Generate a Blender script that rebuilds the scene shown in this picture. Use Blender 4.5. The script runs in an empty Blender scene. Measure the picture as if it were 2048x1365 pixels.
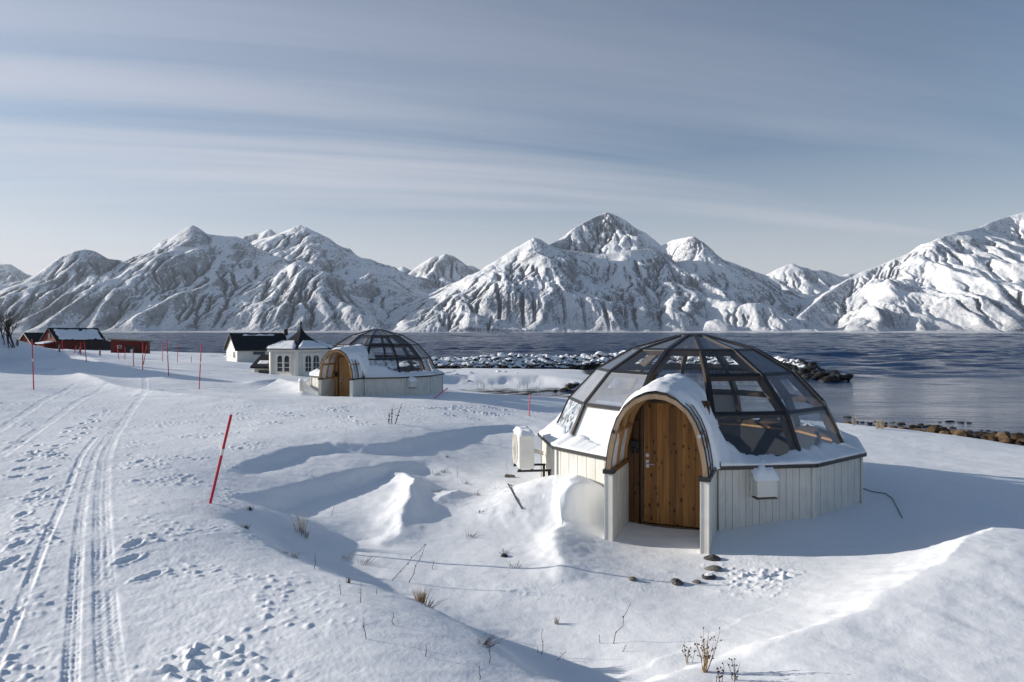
import bpy, math, random
import numpy as np
from mathutils import Vector, Matrix
random.seed(7)
rng = np.random.default_rng(11)
F = 1366.0          # focal length in photo pixels (24 mm)
HZ = 664.0          # horizon row in the photo
CZ = 4.9            # camera height over the sea
SUN_AZ, SUN_EL = -77.0, 15.5
scene = bpy.context.scene
COL = scene.collection
R = math.radians

# ------------------------------------------------------------------ noise
_perm = rng.permutation(256).astype(np.int64)
_perm = np.concatenate([_perm, _perm])
_ang = rng.random(256) * 2 * np.pi
_gx, _gy = np.cos(_ang), np.sin(_ang)
def perlin(x, y, seed=0):
    x = np.asarray(x, float) + seed * 17.31; y = np.asarray(y, float) + seed * 9.77
    xi = np.floor(x).astype(np.int64); yi = np.floor(y).astype(np.int64)
    xf = x - xi; yf = y - yi
    xi &= 255; yi &= 255
    u = xf * xf * xf * (xf * (xf * 6 - 15) + 10); v = yf * yf * yf * (yf * (yf * 6 - 15) + 10)
    def g(ix, iy, dx, dy):
        h = _perm[_perm[ix & 255] + (iy & 255)]
        return _gx[h] * dx + _gy[h] * dy
    a = g(xi, yi, xf, yf); b = g(xi + 1, yi, xf - 1, yf)
    c = g(xi, yi + 1, xf, yf - 1); d = g(xi + 1, yi + 1, xf - 1, yf - 1)
    return (a + u * (b - a) + v * ((c + u * (d - c)) - (a + u * (b - a)))) * 1.5
def fbm(x, y, o=4, seed=0, gain=.5):
    s = 0; a = 1; t = 0
    for i in range(o):
        s = s + a * perlin(x * 2 ** i, y * 2 ** i, seed + i); t += a; a *= gain
    return s / t
def ridged(x, y, o=4, seed=0, gain=.5):
    s = 0; a = 1; t = 0
    for i in range(o):
        s = s + a * (1 - np.abs(perlin(x * 2 ** i, y * 2 ** i, seed + i)) * 1.6); t += a; a *= gain
    return s / t
def sstep(a, b, x):
    t = np.clip((x - a) / (b - a), 0, 1); return t * t * (3 - 2 * t)

# ------------------------------------------------------------------ mesh helpers
class MB:
    def __init__(s): s.v = []; s.f = []; s.m = []
    def face(s, pts, mi=0):
        n = len(s.v); s.v += [tuple(p) for p in pts]; s.f.append(list(range(n, n + len(pts)))); s.m.append(mi)
    def hexa(s, p, mi=0):   # 8 points: bottom 4 ccw, top 4 ccw
        n = len(s.v); s.v += [tuple(q) for q in p]
        for q in ((3, 2, 1, 0), (4, 5, 6, 7), (0, 1, 5, 4), (1, 2, 6, 5), (2, 3, 7, 6), (3, 0, 4, 7)):
            s.f.append([n + i for i in q]); s.m.append(mi)
    def box(s, x0, x1, y0, y1, z0, z1, mi=0, M=None):
        p = [(x0, y0, z0), (x1, y0, z0), (x1, y1, z0), (x0, y1, z0), (x0, y0, z1), (x1, y0, z1), (x1, y1, z1), (x0, y1, z1)]
        if M: p = [M @ Vector(q) for q in p]
        s.hexa(p, mi)
    def beam(s, a, b, w, h, up=(0, 0, 1), mi=0, off=0.0):   # w across, h along up (a..b is the outer centre line, body hangs below by h)
        a = Vector(a); b = Vector(b); d = (b - a).normalized(); up = Vector(up)
        sx = d.cross(up).normalized(); u = sx.cross(d).normalized()
        p = []
        for lo in (-h + off, off):
            p += [a - sx * w / 2 + u * lo, a + sx * w / 2 + u * lo, b + sx * w / 2 + u * lo, b - sx * w / 2 + u * lo]
        s.hexa(p, mi)
    def tube(s, pts, rad, n=8, mi=0, cap=True):
        pts = [Vector(p) for p in pts]; base = len(s.v)
        rs = rad if isinstance(rad, (list, tuple)) else [rad] * len(pts)
        prev = None
        for i, p in enumerate(pts):
            d = (pts[min(i + 1, len(pts) - 1)] - pts[max(i - 1, 0)]).normalized()
            if prev is None:
                ref = Vector((0, 0, 1)) if abs(d.z) < .9 else Vector((1, 0, 0))
                x = d.cross(ref).normalized()
            else:
                x = (prev - d * prev.dot(d)).normalized()
            prev = x; y = d.cross(x)
            for k in range(n):
                a = 2 * math.pi * k / n
                s.v.append(tuple(p + (x * math.cos(a) + y * math.sin(a)) * rs[i]))
        for i in range(len(pts) - 1):
            for k in range(n):
                s.f.append([base + i * n + k, base + i * n + (k + 1) % n, base + (i + 1) * n + (k + 1) % n, base + (i + 1) * n + k]); s.m.append(mi)
        if cap:
            s.f.append([base + k for k in range(n)][::-1]); s.m.append(mi)
            s.f.append([base + (len(pts) - 1) * n + k for k in range(n)]); s.m.append(mi)
    def lathe(s, prof, n=16, c=(0, 0, 0), mi=0, a0=0, sq=None):
        base = len(s.v)
        for r, z in prof:
            for k in range(n):
                a = a0 + 2 * math.pi * k / n
                s.v.append((c[0] + r * math.cos(a), c[1] + r * math.sin(a), c[2] + z))
        for i in range(len(prof) - 1):
            for k in range(n):
                s.f.append([base + i * n + k, base + i * n + (k + 1) % n, base + (i + 1) * n + (k + 1) % n, base + (i + 1) * n + k]); s.m.append(mi)
    def grid(s, P, mi=0, closed=False):     # P[i][j] points
        base = len(s.v); ni, nj = len(P), len(P[0])
        for row in P: s.v += [tuple(q) for q in row]
        for i in range(ni - 1):
            for j in range(nj if closed else nj - 1):
                k = (j + 1) % nj
                s.f.append([base + i * nj + j, base + i * nj + k, base + (i + 1) * nj + k, base + (i + 1) * nj + j]); s.m.append(mi)
    def mesh(s, name, mats, smooth=False):
        me = bpy.data.meshes.new(name); me.from_pydata(s.v, [], s.f)
        for m in (mats if isinstance(mats, (list, tuple)) else [mats]): me.materials.append(m)
        me.polygons.foreach_set('material_index', s.m)
        if smooth: me.polygons.foreach_set('use_smooth', [True] * len(s.f))
        me.update(); return me
    def build(s, name, mats, parent=None, smooth=False):
        o = bpy.data.objects.new(name, s.mesh(name, mats, smooth)); COL.objects.link(o)
        if parent: o.parent = parent
        return o
def tag(o, label, cat, group=None):
    o['label'] = label; o['category'] = cat
    if group: o['group'] = group
    return o
def structure(o, kind='structure'): o['kind'] = kind; return o
def empty(name, loc, rz=0.0):
    o = bpy.data.objects.new(name, None); COL.objects.link(o); o.location = loc; o.rotation_euler = (0, 0, rz); o.empty_display_size = .2; return o
def bevel(o, w, seg=2):
    m = o.modifiers.new('bevel', 'BEVEL'); m.width = w; m.segments = seg; m.limit_method = 'ANGLE'; m.angle_limit = R(40); return o
def big_grid(name, V, ni, nj, mat):
    me = bpy.data.meshes.new(name)
    n = ni * nj
    idx = np.arange(n).reshape(ni, nj)
    q = np.stack([idx[:-1, :-1], idx[:-1, 1:], idx[1:, 1:], idx[1:, :-1]], -1).reshape(-1, 4)
    me.vertices.add(n); me.vertices.foreach_set('co', V.astype(np.float32).ravel())
    nf = len(q); me.loops.add(nf * 4); me.loops.foreach_set('vertex_index', q.astype(np.int32).ravel())
    me.polygons.add(nf); me.polygons.foreach_set('loop_start', np.arange(0, nf * 4, 4, dtype=np.int32))
    me.polygons.foreach_set('use_smooth', np.ones(nf, bool))
    me.materials.append(mat); me.update(calc_edges=True)
    o = bpy.data.objects.new(name, me); COL.objects.link(o); return o

# ------------------------------------------------------------------ materials
def mat(name):
    m = bpy.data.materials.new(name); m.use_nodes = True; nt = m.node_tree
    return m, nt, nt.nodes['Principled BSDF']
def nd(nt, t, **k):
    n = nt.nodes.new(t)
    for a, b in k.items():
        if a in n.inputs.keys(): n.inputs[a].default_value = b
        else: setattr(n, a, b)
    return n
def L(nt, a, b): nt.links.new(a, b)
def coords(nt, space='Object', scale=(1, 1, 1), rot=(0, 0, 0)):
    if space == 'World': src = nd(nt, 'ShaderNodeNewGeometry').outputs['Position']
    else: src = nd(nt, 'ShaderNodeTexCoord').outputs[space]
    mp = nd(nt, 'ShaderNodeMapping'); mp.inputs['Scale'].default_value = scale; mp.inputs['Rotation'].default_value = rot
    L(nt, src, mp.inputs[0]); return mp.outputs[0]
def noise(nt, vec, scale, detail=4, rough=.5, dist=0):
    n = nd(nt, 'ShaderNodeTexNoise'); n.inputs['Scale'].default_value = scale; n.inputs['Detail'].default_value = detail
    n.inputs['Roughness'].default_value = rough; n.inputs['Distortion'].default_value = dist
    L(nt, vec, n.inputs['Vector']); return n.outputs['Fac']
def ramp(nt, fac, stops):
    r = nd(nt, 'ShaderNodeValToRGB'); e = r.color_ramp.elements
    while len(e) < len(stops): e.new(.5)
    for i, (p, c) in enumerate(stops):
        e[i].position = p; e[i].color = (c, c, c, 1) if isinstance(c, (int, float)) else tuple(c) + (1,)
    L(nt, fac, r.inputs[0]); return r.outputs[0]
def math_(nt, op, a, b=None, clamp=False):
    n = nd(nt, 'ShaderNodeMath', operation=op); n.use_clamp = clamp
    for i, x in enumerate((a, b)):
        if x is None: continue
        if isinstance(x, (int, float)): n.inputs[i].default_value = x
        else: L(nt, x, n.inputs[i])
    return n.outputs[0]
def mixc(nt, fac, a, b):
    n = nd(nt, 'ShaderNodeMix', data_type='RGBA')
    for i, x in ((0, fac), (6, a), (7, b)):
        if isinstance(x, (int, float)): n.inputs[i].default_value = x
        elif isinstance(x, tuple): n.inputs[i].default_value = x + (1,)
        else: L(nt, x, n.inputs[i])
    return n.outputs[2]
def bump(nt, b, h, strength=.3, dist=.02):
    n = nd(nt, 'ShaderNodeBump'); n.inputs['Strength'].default_value = strength; n.inputs['Distance'].default_value = dist
    L(nt, h, n.inputs['Height']); L(nt, n.outputs[0], b.inputs['Normal']); return n
def simple(name, c, rough=.6, metal=0, var=.15, scale=8, bmp=.1, spec=.3):
    m, nt, b = mat(name)
    f = noise(nt, coords(nt), scale, 5, .6)
    d = tuple(x * (1 - var) for x in c); l = tuple(min(1, x * (1 + var)) for x in c)
    L(nt, ramp(nt, f, [(.3, d), (.7, l)]), b.inputs['Base Color'])
    b.inputs['Roughness'].default_value = rough; b.inputs['Metallic'].default_value = metal; b.inputs['Specular IOR Level'].default_value = spec
    if bmp: bump(nt, b, noise(nt, coords(nt), scale * 6, 3), bmp, .005)
    return m

SNOWC = (.88, .90, .92)
def snow_shader(nt, b):
    w = coords(nt, 'World')
    f1 = noise(nt, w, 38, 5, .7); f2 = noise(nt, w, 5, 4, .55)
    h = math_(nt, 'ADD', math_(nt, 'MULTIPLY', f1, .35), f2)
    bump(nt, b, h, .28, .03)
    b.inputs['Roughness'].default_value = .55; b.inputs['Specular IOR Level'].default_value = .25
m_snow, nt, b = mat('snow'); snow_shader(nt, b); b.inputs['Base Color'].default_value = SNOWC + (1,)

# the ground: snow above the tide line, dark wet weed and stone below it, bits of dead grass poking through
m_ground, nt, b = mat('snow_ground'); snow_shader(nt, b)
pos = nd(nt, 'ShaderNodeNewGeometry').outputs['Position']
sep = nd(nt, 'ShaderNodeSeparateXYZ'); L(nt, pos, sep.inputs[0])
w = coords(nt, 'World')
zz = math_(nt, 'ADD', sep.outputs[2], math_(nt, 'MULTIPLY', noise(nt, w, .8, 5, .6), .3))
tide = ramp(nt, math_(nt, 'MULTIPLY', math_(nt, 'SUBTRACT', zz, math_(nt, 'ADD', .10, math_(nt, 'MULTIPLY', ramp(nt, math_(nt, 'DIVIDE', sep.outputs[0], 40.0), [(.18, 0.0), (.32, 1.0)]), .62))), 2.5, True), [(.25, 0.0), (.5, 1.0)])
rockc = ramp(nt, noise(nt, w, 3, 6, .7), [(.3, (.006, .005, .004)), (.55, (.022, .017, .010)), (.75, (.06, .045, .026))])
L(nt, mixc(nt, tide, rockc, SNOWC), b.inputs['Base Color'])

# mountains: snow, with rock where it is steep, birch scrub near the shore
m_mount, nt, b = mat('mountain')
geo = nd(nt, 'ShaderNodeNewGeometry'); sp = nd(nt, 'ShaderNodeSeparateXYZ'); L(nt, geo.outputs['Normal'], sp.inputs[0])
pz = nd(nt, 'ShaderNodeSeparateXYZ'); L(nt, geo.outputs['Position'], pz.inputs[0])
w = coords(nt, 'World')
n1 = noise(nt, w, .0022, 5, .6); n2 = noise(nt, coords(nt, 'World', (1, .6, .4)), .03, 8, .78); n3 = noise(nt, coords(nt, 'World', (1, .7, .6)), .075, 6, .85)
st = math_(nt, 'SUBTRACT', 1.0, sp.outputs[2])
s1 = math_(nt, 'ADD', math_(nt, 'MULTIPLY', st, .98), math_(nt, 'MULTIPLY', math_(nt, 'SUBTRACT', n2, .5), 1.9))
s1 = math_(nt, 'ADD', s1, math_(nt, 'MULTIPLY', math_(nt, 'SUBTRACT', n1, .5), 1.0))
s1 = math_(nt, 'ADD', s1, math_(nt, 'MULTIPLY', sp.outputs[0], .18))  # wind-packed snow on left slopes; also puts lit and shaded sides into colour
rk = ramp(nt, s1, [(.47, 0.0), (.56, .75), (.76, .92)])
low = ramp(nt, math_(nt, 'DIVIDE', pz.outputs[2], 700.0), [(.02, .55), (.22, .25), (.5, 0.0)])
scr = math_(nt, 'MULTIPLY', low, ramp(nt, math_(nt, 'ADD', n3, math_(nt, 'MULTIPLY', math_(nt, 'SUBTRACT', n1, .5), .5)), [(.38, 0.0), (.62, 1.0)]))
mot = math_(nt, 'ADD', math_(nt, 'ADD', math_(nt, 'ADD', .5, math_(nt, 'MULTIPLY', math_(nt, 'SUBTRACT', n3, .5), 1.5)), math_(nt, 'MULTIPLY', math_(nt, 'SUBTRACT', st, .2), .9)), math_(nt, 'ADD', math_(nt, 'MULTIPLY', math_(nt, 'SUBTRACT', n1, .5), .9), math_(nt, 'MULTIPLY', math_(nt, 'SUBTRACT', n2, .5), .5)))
fac = math_(nt, 'MAXIMUM', math_(nt, 'MAXIMUM', rk, scr), ramp(nt, math_(nt, 'ADD', mot, math_(nt, 'MULTIPLY', sp.outputs[0], .25)), [(.585, 0.0), (.65, .72)]))  # mottling too is thinned on sunward slopes, deepening the lit-side contrast in colour
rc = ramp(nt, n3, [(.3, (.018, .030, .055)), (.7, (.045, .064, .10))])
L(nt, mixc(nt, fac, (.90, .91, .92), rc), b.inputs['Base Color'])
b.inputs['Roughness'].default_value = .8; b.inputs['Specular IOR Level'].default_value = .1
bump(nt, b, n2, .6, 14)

# sea
m_sea, nt, b = mat('sea_water')
b.inputs['Base Color'].default_value = (.006, .030, .095, 1); b.inputs['Roughness'].default_value = .12; b.inputs['IOR'].default_value = 1.33
w1 = noise(nt, coords(nt, 'World', (.5, 1, 1), (0, 0, R(12))), 1.3, 5, .6, .3)
w2 = noise(nt, coords(nt, 'World', (.35, 1, 1), (0, 0, R(-8))), .22, 4, .55)
calm = ramp(nt, noise(nt, coords(nt, 'World', (.25, 1, 1), (0, 0, R(5))), .05, 3, .5), [(.40, .15), (.58, 1.0)])
ps = nd(nt, 'ShaderNodeSeparateXYZ'); L(nt, nd(nt, 'ShaderNodeNewGeometry').outputs['Position'], ps.inputs[0])
far = ramp(nt, math_(nt, 'DIVIDE', ps.outputs[1], 160.0), [(.3, 0.0), (.75, 1.0)])
calm = math_(nt, 'MAXIMUM', math_(nt, 'MULTIPLY', calm, .22), far)
hgt = math_(nt, 'MULTIPLY', math_(nt, 'ADD', w1, math_(nt, 'MULTIPLY', w2, 2.2)), math_(nt, 'ADD', math_(nt, 'MULTIPLY', calm, .98), .02))
bump(nt, b, hgt, 1.0, .35); b.inputs['Specular IOR Level'].default_value = .10

m_white = simple('white_cladding', (.66, .65, .60), .55, 0, .08, 3, .15)
nt = m_white.node_tree; b = nt.nodes['Principled BSDF']; old = b.inputs['Base Color'].links[0].from_socket
stn_ = noise(nt, coords(nt, 'Object', (7, 7, .7)), 1.6, 6, .65); sp_ = nd(nt, 'ShaderNodeSeparateXYZ'); L(nt, coords(nt, 'Object'), sp_.inputs[0])
L(nt, mixc(nt, math_(nt, 'MULTIPLY', ramp(nt, stn_, [(.48, 0.0), (.70, 1.0)]), .45), old, (.40, .37, .31)), b.inputs['Base Color'])
m_paint = simple('white_paint', (.72, .70, .64), .5, 0, .07, 4, .1)
m_cream = simple('cream_boards', (.60, .53, .42), .55, 0, .1, 4, .15)
m_black = simple('black_metal', (.018, .018, .02), .4, 0, .3, 20, .1, .5)
m_roofblack = simple('black_roof', (.012, .012, .014), .55, 0, .4, 6, .4, .4)
m_metal = simple('brushed_metal', (.55, .55, .55), .3, .9, .1, 20, 0)
m_red = simple('red_plastic', (.50, .012, .03), .4, 0, .15, 10, 0, .5)
m_pink = simple('faded_red_plastic', (.72, .10, .17), .45, 0, .12, 10, 0, .5)
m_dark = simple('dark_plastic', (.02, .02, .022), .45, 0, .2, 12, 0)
m_redpaint = simple('red_boards', (.14, .020, .014), .7, 0, .25, 2, .3)
m_stonew = simple('grey_wood', (.16, .14, .12), .8, 0, .3, 6, .3)
m_blind = simple('white_blind', (.80, .82, .83), .7, 0, .03, 2, 0)
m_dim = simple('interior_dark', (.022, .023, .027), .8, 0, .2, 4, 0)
m_bed = simple('grey_blanket', (.22, .24, .28), .9, 0, .2, 5, .3)

def wood(name, c1, c2, along=(1, 1, .06), scale=14, rough=.5, knots=True, plank=0):
    m, nt, b = mat(name)
    v = coords(nt, 'Object', along)
    g = noise(nt, v, scale, 6, .6, .4)
    big = noise(nt, coords(nt, 'Object', (1, 1, .15)), 3.0, 3, .5)
    c = ramp(nt, math_(nt, 'ADD', math_(nt, 'MULTIPLY', g, .65), math_(nt, 'MULTIPLY', big, .35)), [(.35, c1), (.65, c2)])
    if knots:
        vo = nd(nt, 'ShaderNodeTexVoronoi'); vo.inputs['Scale'].default_value = 5.6; vo.inputs['Randomness'].default_value = 1
        L(nt, coords(nt, 'Object', (1.7, .01, 1)), vo.inputs['Vector'])
        k = ramp(nt, math_(nt, 'ADD', vo.outputs['Distance'], math_(nt, 'MULTIPLY', math_(nt, 'SUBTRACT', big, .5), .35)), [(.11, 1.0), (.23, 0.0)])
        c = mixc(nt, math_(nt, 'MULTIPLY', k, .85), c, tuple(x * .12 for x in c1))
    if plank:
        sx_ = nd(nt, 'ShaderNodeSeparateXYZ'); L(nt, coords(nt, 'Object'), sx_.inputs[0])
        wn = nd(nt, 'ShaderNodeTexWhiteNoise', noise_dimensions='1D'); L(nt, math_(nt, 'FLOOR', math_(nt, 'DIVIDE', math_(nt, 'ADD', sx_.outputs[0], .40), plank)), wn.inputs['W'])
        hs = nd(nt, 'ShaderNodeHueSaturation'); L(nt, c, hs.inputs['Color']); L(nt, math_(nt, 'ADD', .68, math_(nt, 'MULTIPLY', wn.outputs['Value'], .55)), hs.inputs['Value']); c = hs.outputs[0]
    L(nt, c, b.inputs['Base Color']); b.inputs['Roughness'].default_value = rough; b.inputs['Specular IOR Level'].default_value = .3
    bump(nt, b, g, .3, .004); return m
m_door = wood('knotty_pine_door', (.17, .068, .015), (.41, .195, .052), plank=.10667)
m_boards = wood('stained_boards', (.07, .032, .012), (.15, .07, .024))
m_timber = wood('dark_timber', (.055, .034, .02), (.13, .085, .05), (1, 1, .3), 10, .55, False)
m_warm = wood('warm_timber', (.36, .18, .065), (.52, .30, .13), (1, 1, .3), 10, .5, False)
m_weather = wood('weathered_timber', (.24, .17, .11), (.38, .28, .19), (1, 1, .3), 10, .6, False)

def glass(name, tint=(.93, .955, .96), dust=.025, dustc=(.6, .65, .7), patchy=False):
    m, nt, b = mat(name); nt.nodes.remove(b); out = nt.nodes['Material Output']
    tr = nd(nt, 'ShaderNodeBsdfTransparent'); tr.inputs[0].default_value = tint + (1,)
    gl = nd(nt, 'ShaderNodeBsdfGlossy'); gl.inputs['Roughness'].default_value = .03; gl.inputs[0].default_value = (.95, .97, 1, 1)
    df = nd(nt, 'ShaderNodeBsdfDiffuse'); df.inputs[0].default_value = dustc + (1,)
    fr = nd(nt, 'ShaderNodeLayerWeight'); fr.inputs[0].default_value = .5
    frv = math_(nt, 'ADD', .07, math_(nt, 'MULTIPLY', .85, math_(nt, 'POWER', fr.outputs['Facing'], 4.0)), True)
    m1 = nd(nt, 'ShaderNodeMixShader'); m2 = nd(nt, 'ShaderNodeMixShader')
    L(nt, frv, m1.inputs[0]); L(nt, tr.outputs[0], m1.inputs[1]); L(nt, gl.outputs[0], m1.inputs[2])
    f = noise(nt, coords(nt), 4 if not patchy else 6, 5, .6, .8 if patchy else 0)
    if patchy: fc = ramp(nt, f, [(.38, .1), (.62, .85)])
    else: fc = math_(nt, 'ADD', math_(nt, 'MULTIPLY', f, dust * .7), dust * .65)
    L(nt, fc, m2.inputs[0]); L(nt, m1.outputs[0], m2.inputs[1]); L(nt, df.outputs[0], m2.inputs[2])
    L(nt, m2.outputs[0], out.inputs[0]); return m
m_glass = glass('pane_glass')
m_frost = glass('dusty_glass', (.80, .83, .86), .13, (.42, .46, .52))
m_skysheen = glass('sky_sheen_glass', (.8, .83, .86), .38, (.56, .60, .66))  # pale grey layer paints the sky's reflection on the upper left panes
m_ice = glass('iced_glass', (.6, .65, .7), .4, (.62, .68, .74), True)
m_win = simple('window_glass', (.02, .025, .035), .08, 0, .1, 3, 0, .6)

# ------------------------------------------------------------------ terrain function (camera-relative z)
def gp(px, py, z): Y = -z * F / (py - HZ); return ((px - 1024) / F * Y, Y)
ctl_px = [
 (-500,1365,-2.6),(0,1365,-2.6),(250,1365,-2.6),(600,1365,-2.56),(900,1365,-2.6),(1060,1365,-2.7),
 (-400,1000,-2.45),(0,1000,-2.55),(200,1000,-2.55),(400,1000,-2.58),(300,1150,-2.57),(550,1200,-2.57),(100,1180,-2.57),
 (-300,850,-2.3),(0,850,-2.45),(250,850,-2.5),(450,850,-2.52),(600,840,-2.55),
 (-300,780,-1.9),(0,790,-2.2),(150,790,-2.4),(300,790,-2.45),(500,792,-2.5),(700,797,-2.62),(900,806,-2.75),
 (0,740,-1.9),(0,700,-1.4),(150,745,-2.2),(150,715,-1.95),(100,704,-1.75),(300,745,-2.35),(300,720,-2.25),(400,740,-2.4),(430,724,-2.35),(200,710,-2.0),(500,770,-2.55),
 (1000,840,-2.95),(1060,838,-3.0),(900,785,-2.95),(1000,790,-3.1),(1130,802,-3.25),(800,830,-2.68),
 (1612,1038,-3.08),(1430,1090,-3.24),(1300,1085,-3.28),(1250,1070,-3.26),(1600,1100,-3.2),(1500,1110,-3.22),(1800,1095,-3.12),(1800,1000,-3.08),
 (2048,1150,-2.86),(2048,1365,-2.84),(1700,1365,-2.85),(1400,1365,-2.9),(2300,1300,-2.85),(2300,1060,-2.95),
 (1750,930,-3.1),(1900,940,-3.2),(2048,960,-3.2),(2250,960,-3.2),(1720,850,-4.0),(1900,870,-4.1),(2048,892,-4.2),(1900,905,-3.7),(2200,910,-4.2),
 (1200,1200,-3.12),(1000,1150,-3.1),(1100,1050,-3.15),(950,1000,-3.1),(900,920,-3.0),(1000,900,-3.12),(1010,960,-3.15),
 (800,1000,-3.06),(700,1010,-3.02),(600,990,-2.92),(520,950,-2.72),(700,895,-2.64),(570,905,-2.56),(850,862,-2.68),(780,880,-2.66),(900,845,-2.78),
 (480,1060,-2.64),(330,960,-2.57),(700,1155,-2.68),(850,1208,-2.70),(1000,1288,-2.74),
 (600,1060,-2.93),(750,1115,-3.02),(900,1165,-3.06),(1050,1245,-3.06),(1150,1325,-3.0),(1300,1300,-3.0),(1550,1180,-3.15),
 (1300,1150,-3.2),(1400,1170,-3.2)]
ctl = [gp(a, b_, z) + (z,) for a, b_, z in ctl_px]
ctl += [(-6.54, 33.1, -2.9), (-4, 30, -2.86), (-9, 31, -2.86), (-3.2, 34, -3.0), (-16, 46, -2.85), (-14, 41, -2.75), (-20, 52, -2.7), (-19, 62, -3.1), (-24, 72, -3.5), (-33, 86, -4.0), (-45, 90, -3.9), (-28, 92, -4.3), (-12, 60, -3.6), (-8, 48, -3.3),
 (-60, 56, -1.3), (-55, 75, -2.6), (-70, 80, -2.4), (-100, 100, -2.4), (-60, 110, -3.7), (-72, 125, -3.9), (-95, 150, -4.0), (-112, 160, -3.9), (-140, 160, -3.0), (-60, 140, -4.6), (-40, 110, -4.8), (-45, 140, -5.6), (-80, 185, -5.6), (-130, 200, -5.4),
 (-1, 42, -4.3), (3, 42, -4.5), (-4, 44, -4.2), (-1, 52, -4.55), (4, 54, -4.6), (-4, 54, -4.4), (-1, 62, -4.05), (4, 63, -4.1), (9, 62, -4.4), (-6, 64, -3.95), (-1, 70, -4.1), (5, 72, -4.2), (-8, 76, -4.2), (3, 82, -4.5), (10, 84, -4.75), (-8, 85, -4.5),
 (4, 37, -3.7), (7, 40, -4.6), (8, 46, -5.3), (12, 60, -5.4), (12, 75, -5.2), (9, 31, -3.75), (11, 38, -4.6), (14, 37, -5.0), (16, 34, -4.75), (19, 31, -4.85), (22, 29, -4.9), (16, 44, -5.8), (24, 36, -5.8), (30, 28, -5.6), (26, 22, -4.2), (30, 18, -4.2), (36, 15, -5.0), (18, 14, -3.3), (24, 8, -3.4),
 (6, 22, -3.35), (3.8, 14.25, -3.1), (3.5, 19, -3.15), (0.5, 26, -3.1), (2.2, 30, -3.3),
 (30, 60, -6.5), (0, 110, -7), (40, 100, -7.5), (-30, 130, -6.5), (0, 200, -9), (100, 200, -9), (-200, 250, -5), (60, 40, -7), (-150, 90, -.6), (-60, 30, -1.2), (-60, 8, -1.5), (-20, 3, -2.5), (0, 2, -2.6), (8, 2, -2.6), (20, 1, -3)]
ctl = np.array(ctl)
def lp(X, Y):
    r = np.hypot(X, Y); return np.arctan2(X, Y) * 1.0, np.log(np.maximum(r, .5))
def tps_k(d2): return np.where(d2 > 1e-12, .5 * d2 * np.log(d2 + 1e-12), 0)
cu, cv = lp(ctl[:, 0], ctl[:, 1]); n_ = len(cu)
K = tps_k((cu[:, None] - cu) ** 2 + (cv[:, None] - cv) ** 2) + 2e-4 * np.eye(n_)
Pm = np.stack([np.ones(n_), cu, cv], 1)
A_ = np.block([[K, Pm], [Pm.T, np.zeros((3, 3))]])
sol = np.linalg.solve(A_, np.concatenate([ctl[:, 2], np.zeros(3)]))
GU = np.linspace(-1.9, 1.9, 420); GV = np.linspace(math.log(1.0), math.log(420), 420)
gu, gv = np.meshgrid(GU, GV, indexing='ij')
GZ = sol[-3] + sol[-2] * gu + sol[-1] * gv
for i in range(n_): GZ += sol[i] * tps_k((gu - cu[i]) ** 2 + (gv - cv[i]) ** 2)
GZ = np.clip(GZ, -9, 0.5)
def base_z(X, Y):
    u, v = lp(X, Y)
    a = np.clip((u - GU[0]) / (GU[1] - GU[0]), 0, 418.999); c = np.clip((v - GV[0]) / (GV[1] - GV[0]), 0, 418.999)
    i = a.astype(int); j = c.astype(int); a = a - i; c = c - j
    return GZ[i, j] * (1 - a) * (1 - c) + GZ[i + 1, j] * a * (1 - c) + GZ[i, j + 1] * (1 - a) * c + GZ[i + 1, j + 1] * a * c

def poly_dist(X, Y, pts):     # signed distance (positive = left of the direction of travel), param along (index units)
    best = np.full(X.shape, 1e9); sd = np.zeros(X.shape); tt = np.zeros(X.shape)
    for k in range(len(pts) - 1):
        ax, ay = pts[k][:2]; bx, by = pts[k + 1][:2]; dx, dy = bx - ax, by - ay; l2 = dx * dx + dy * dy
        t = np.clip(((X - ax) * dx + (Y - ay) * dy) / l2, 0, 1)
        ex = X - ax - t * dx; ey = Y - ay - t * dy; d = np.hypot(ex, ey)
        s = np.sign(dx * (Y - ay) - dy * (X - ax))
        m = d < best
        best = np.where(m, d, best); sd = np.where(m, d * s, sd); tt = np.where(m, k + t, tt)
    return best, sd, tt
def ridge(X, Y, pts, wl, wr, pw=1.2):
    xs = [p[0] for p in pts]; ys = [p[1] for p in pts]; pad = 5 * max(wl, wr)
    out = np.zeros(X.shape)
    m = (X > min(xs) - pad) & (X < max(xs) + pad) & (Y > min(ys) - pad) & (Y < max(ys) + pad)
    if not m.any(): return out
    d, s, t = poly_dist(X[m], Y[m], pts)
    amp = np.interp(t, np.arange(len(pts)), [p[2] for p in pts]) * sstep(0, .6, np.minimum(t, len(pts) - 1 - t))
    w = np.where(s > 0, wl, wr)
    out[m] = amp * np.exp(-(d / w) ** pw); return out
def pp(lst, z): return [gp(a, b_, z) + (A,) for a, b_, A in lst]
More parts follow.
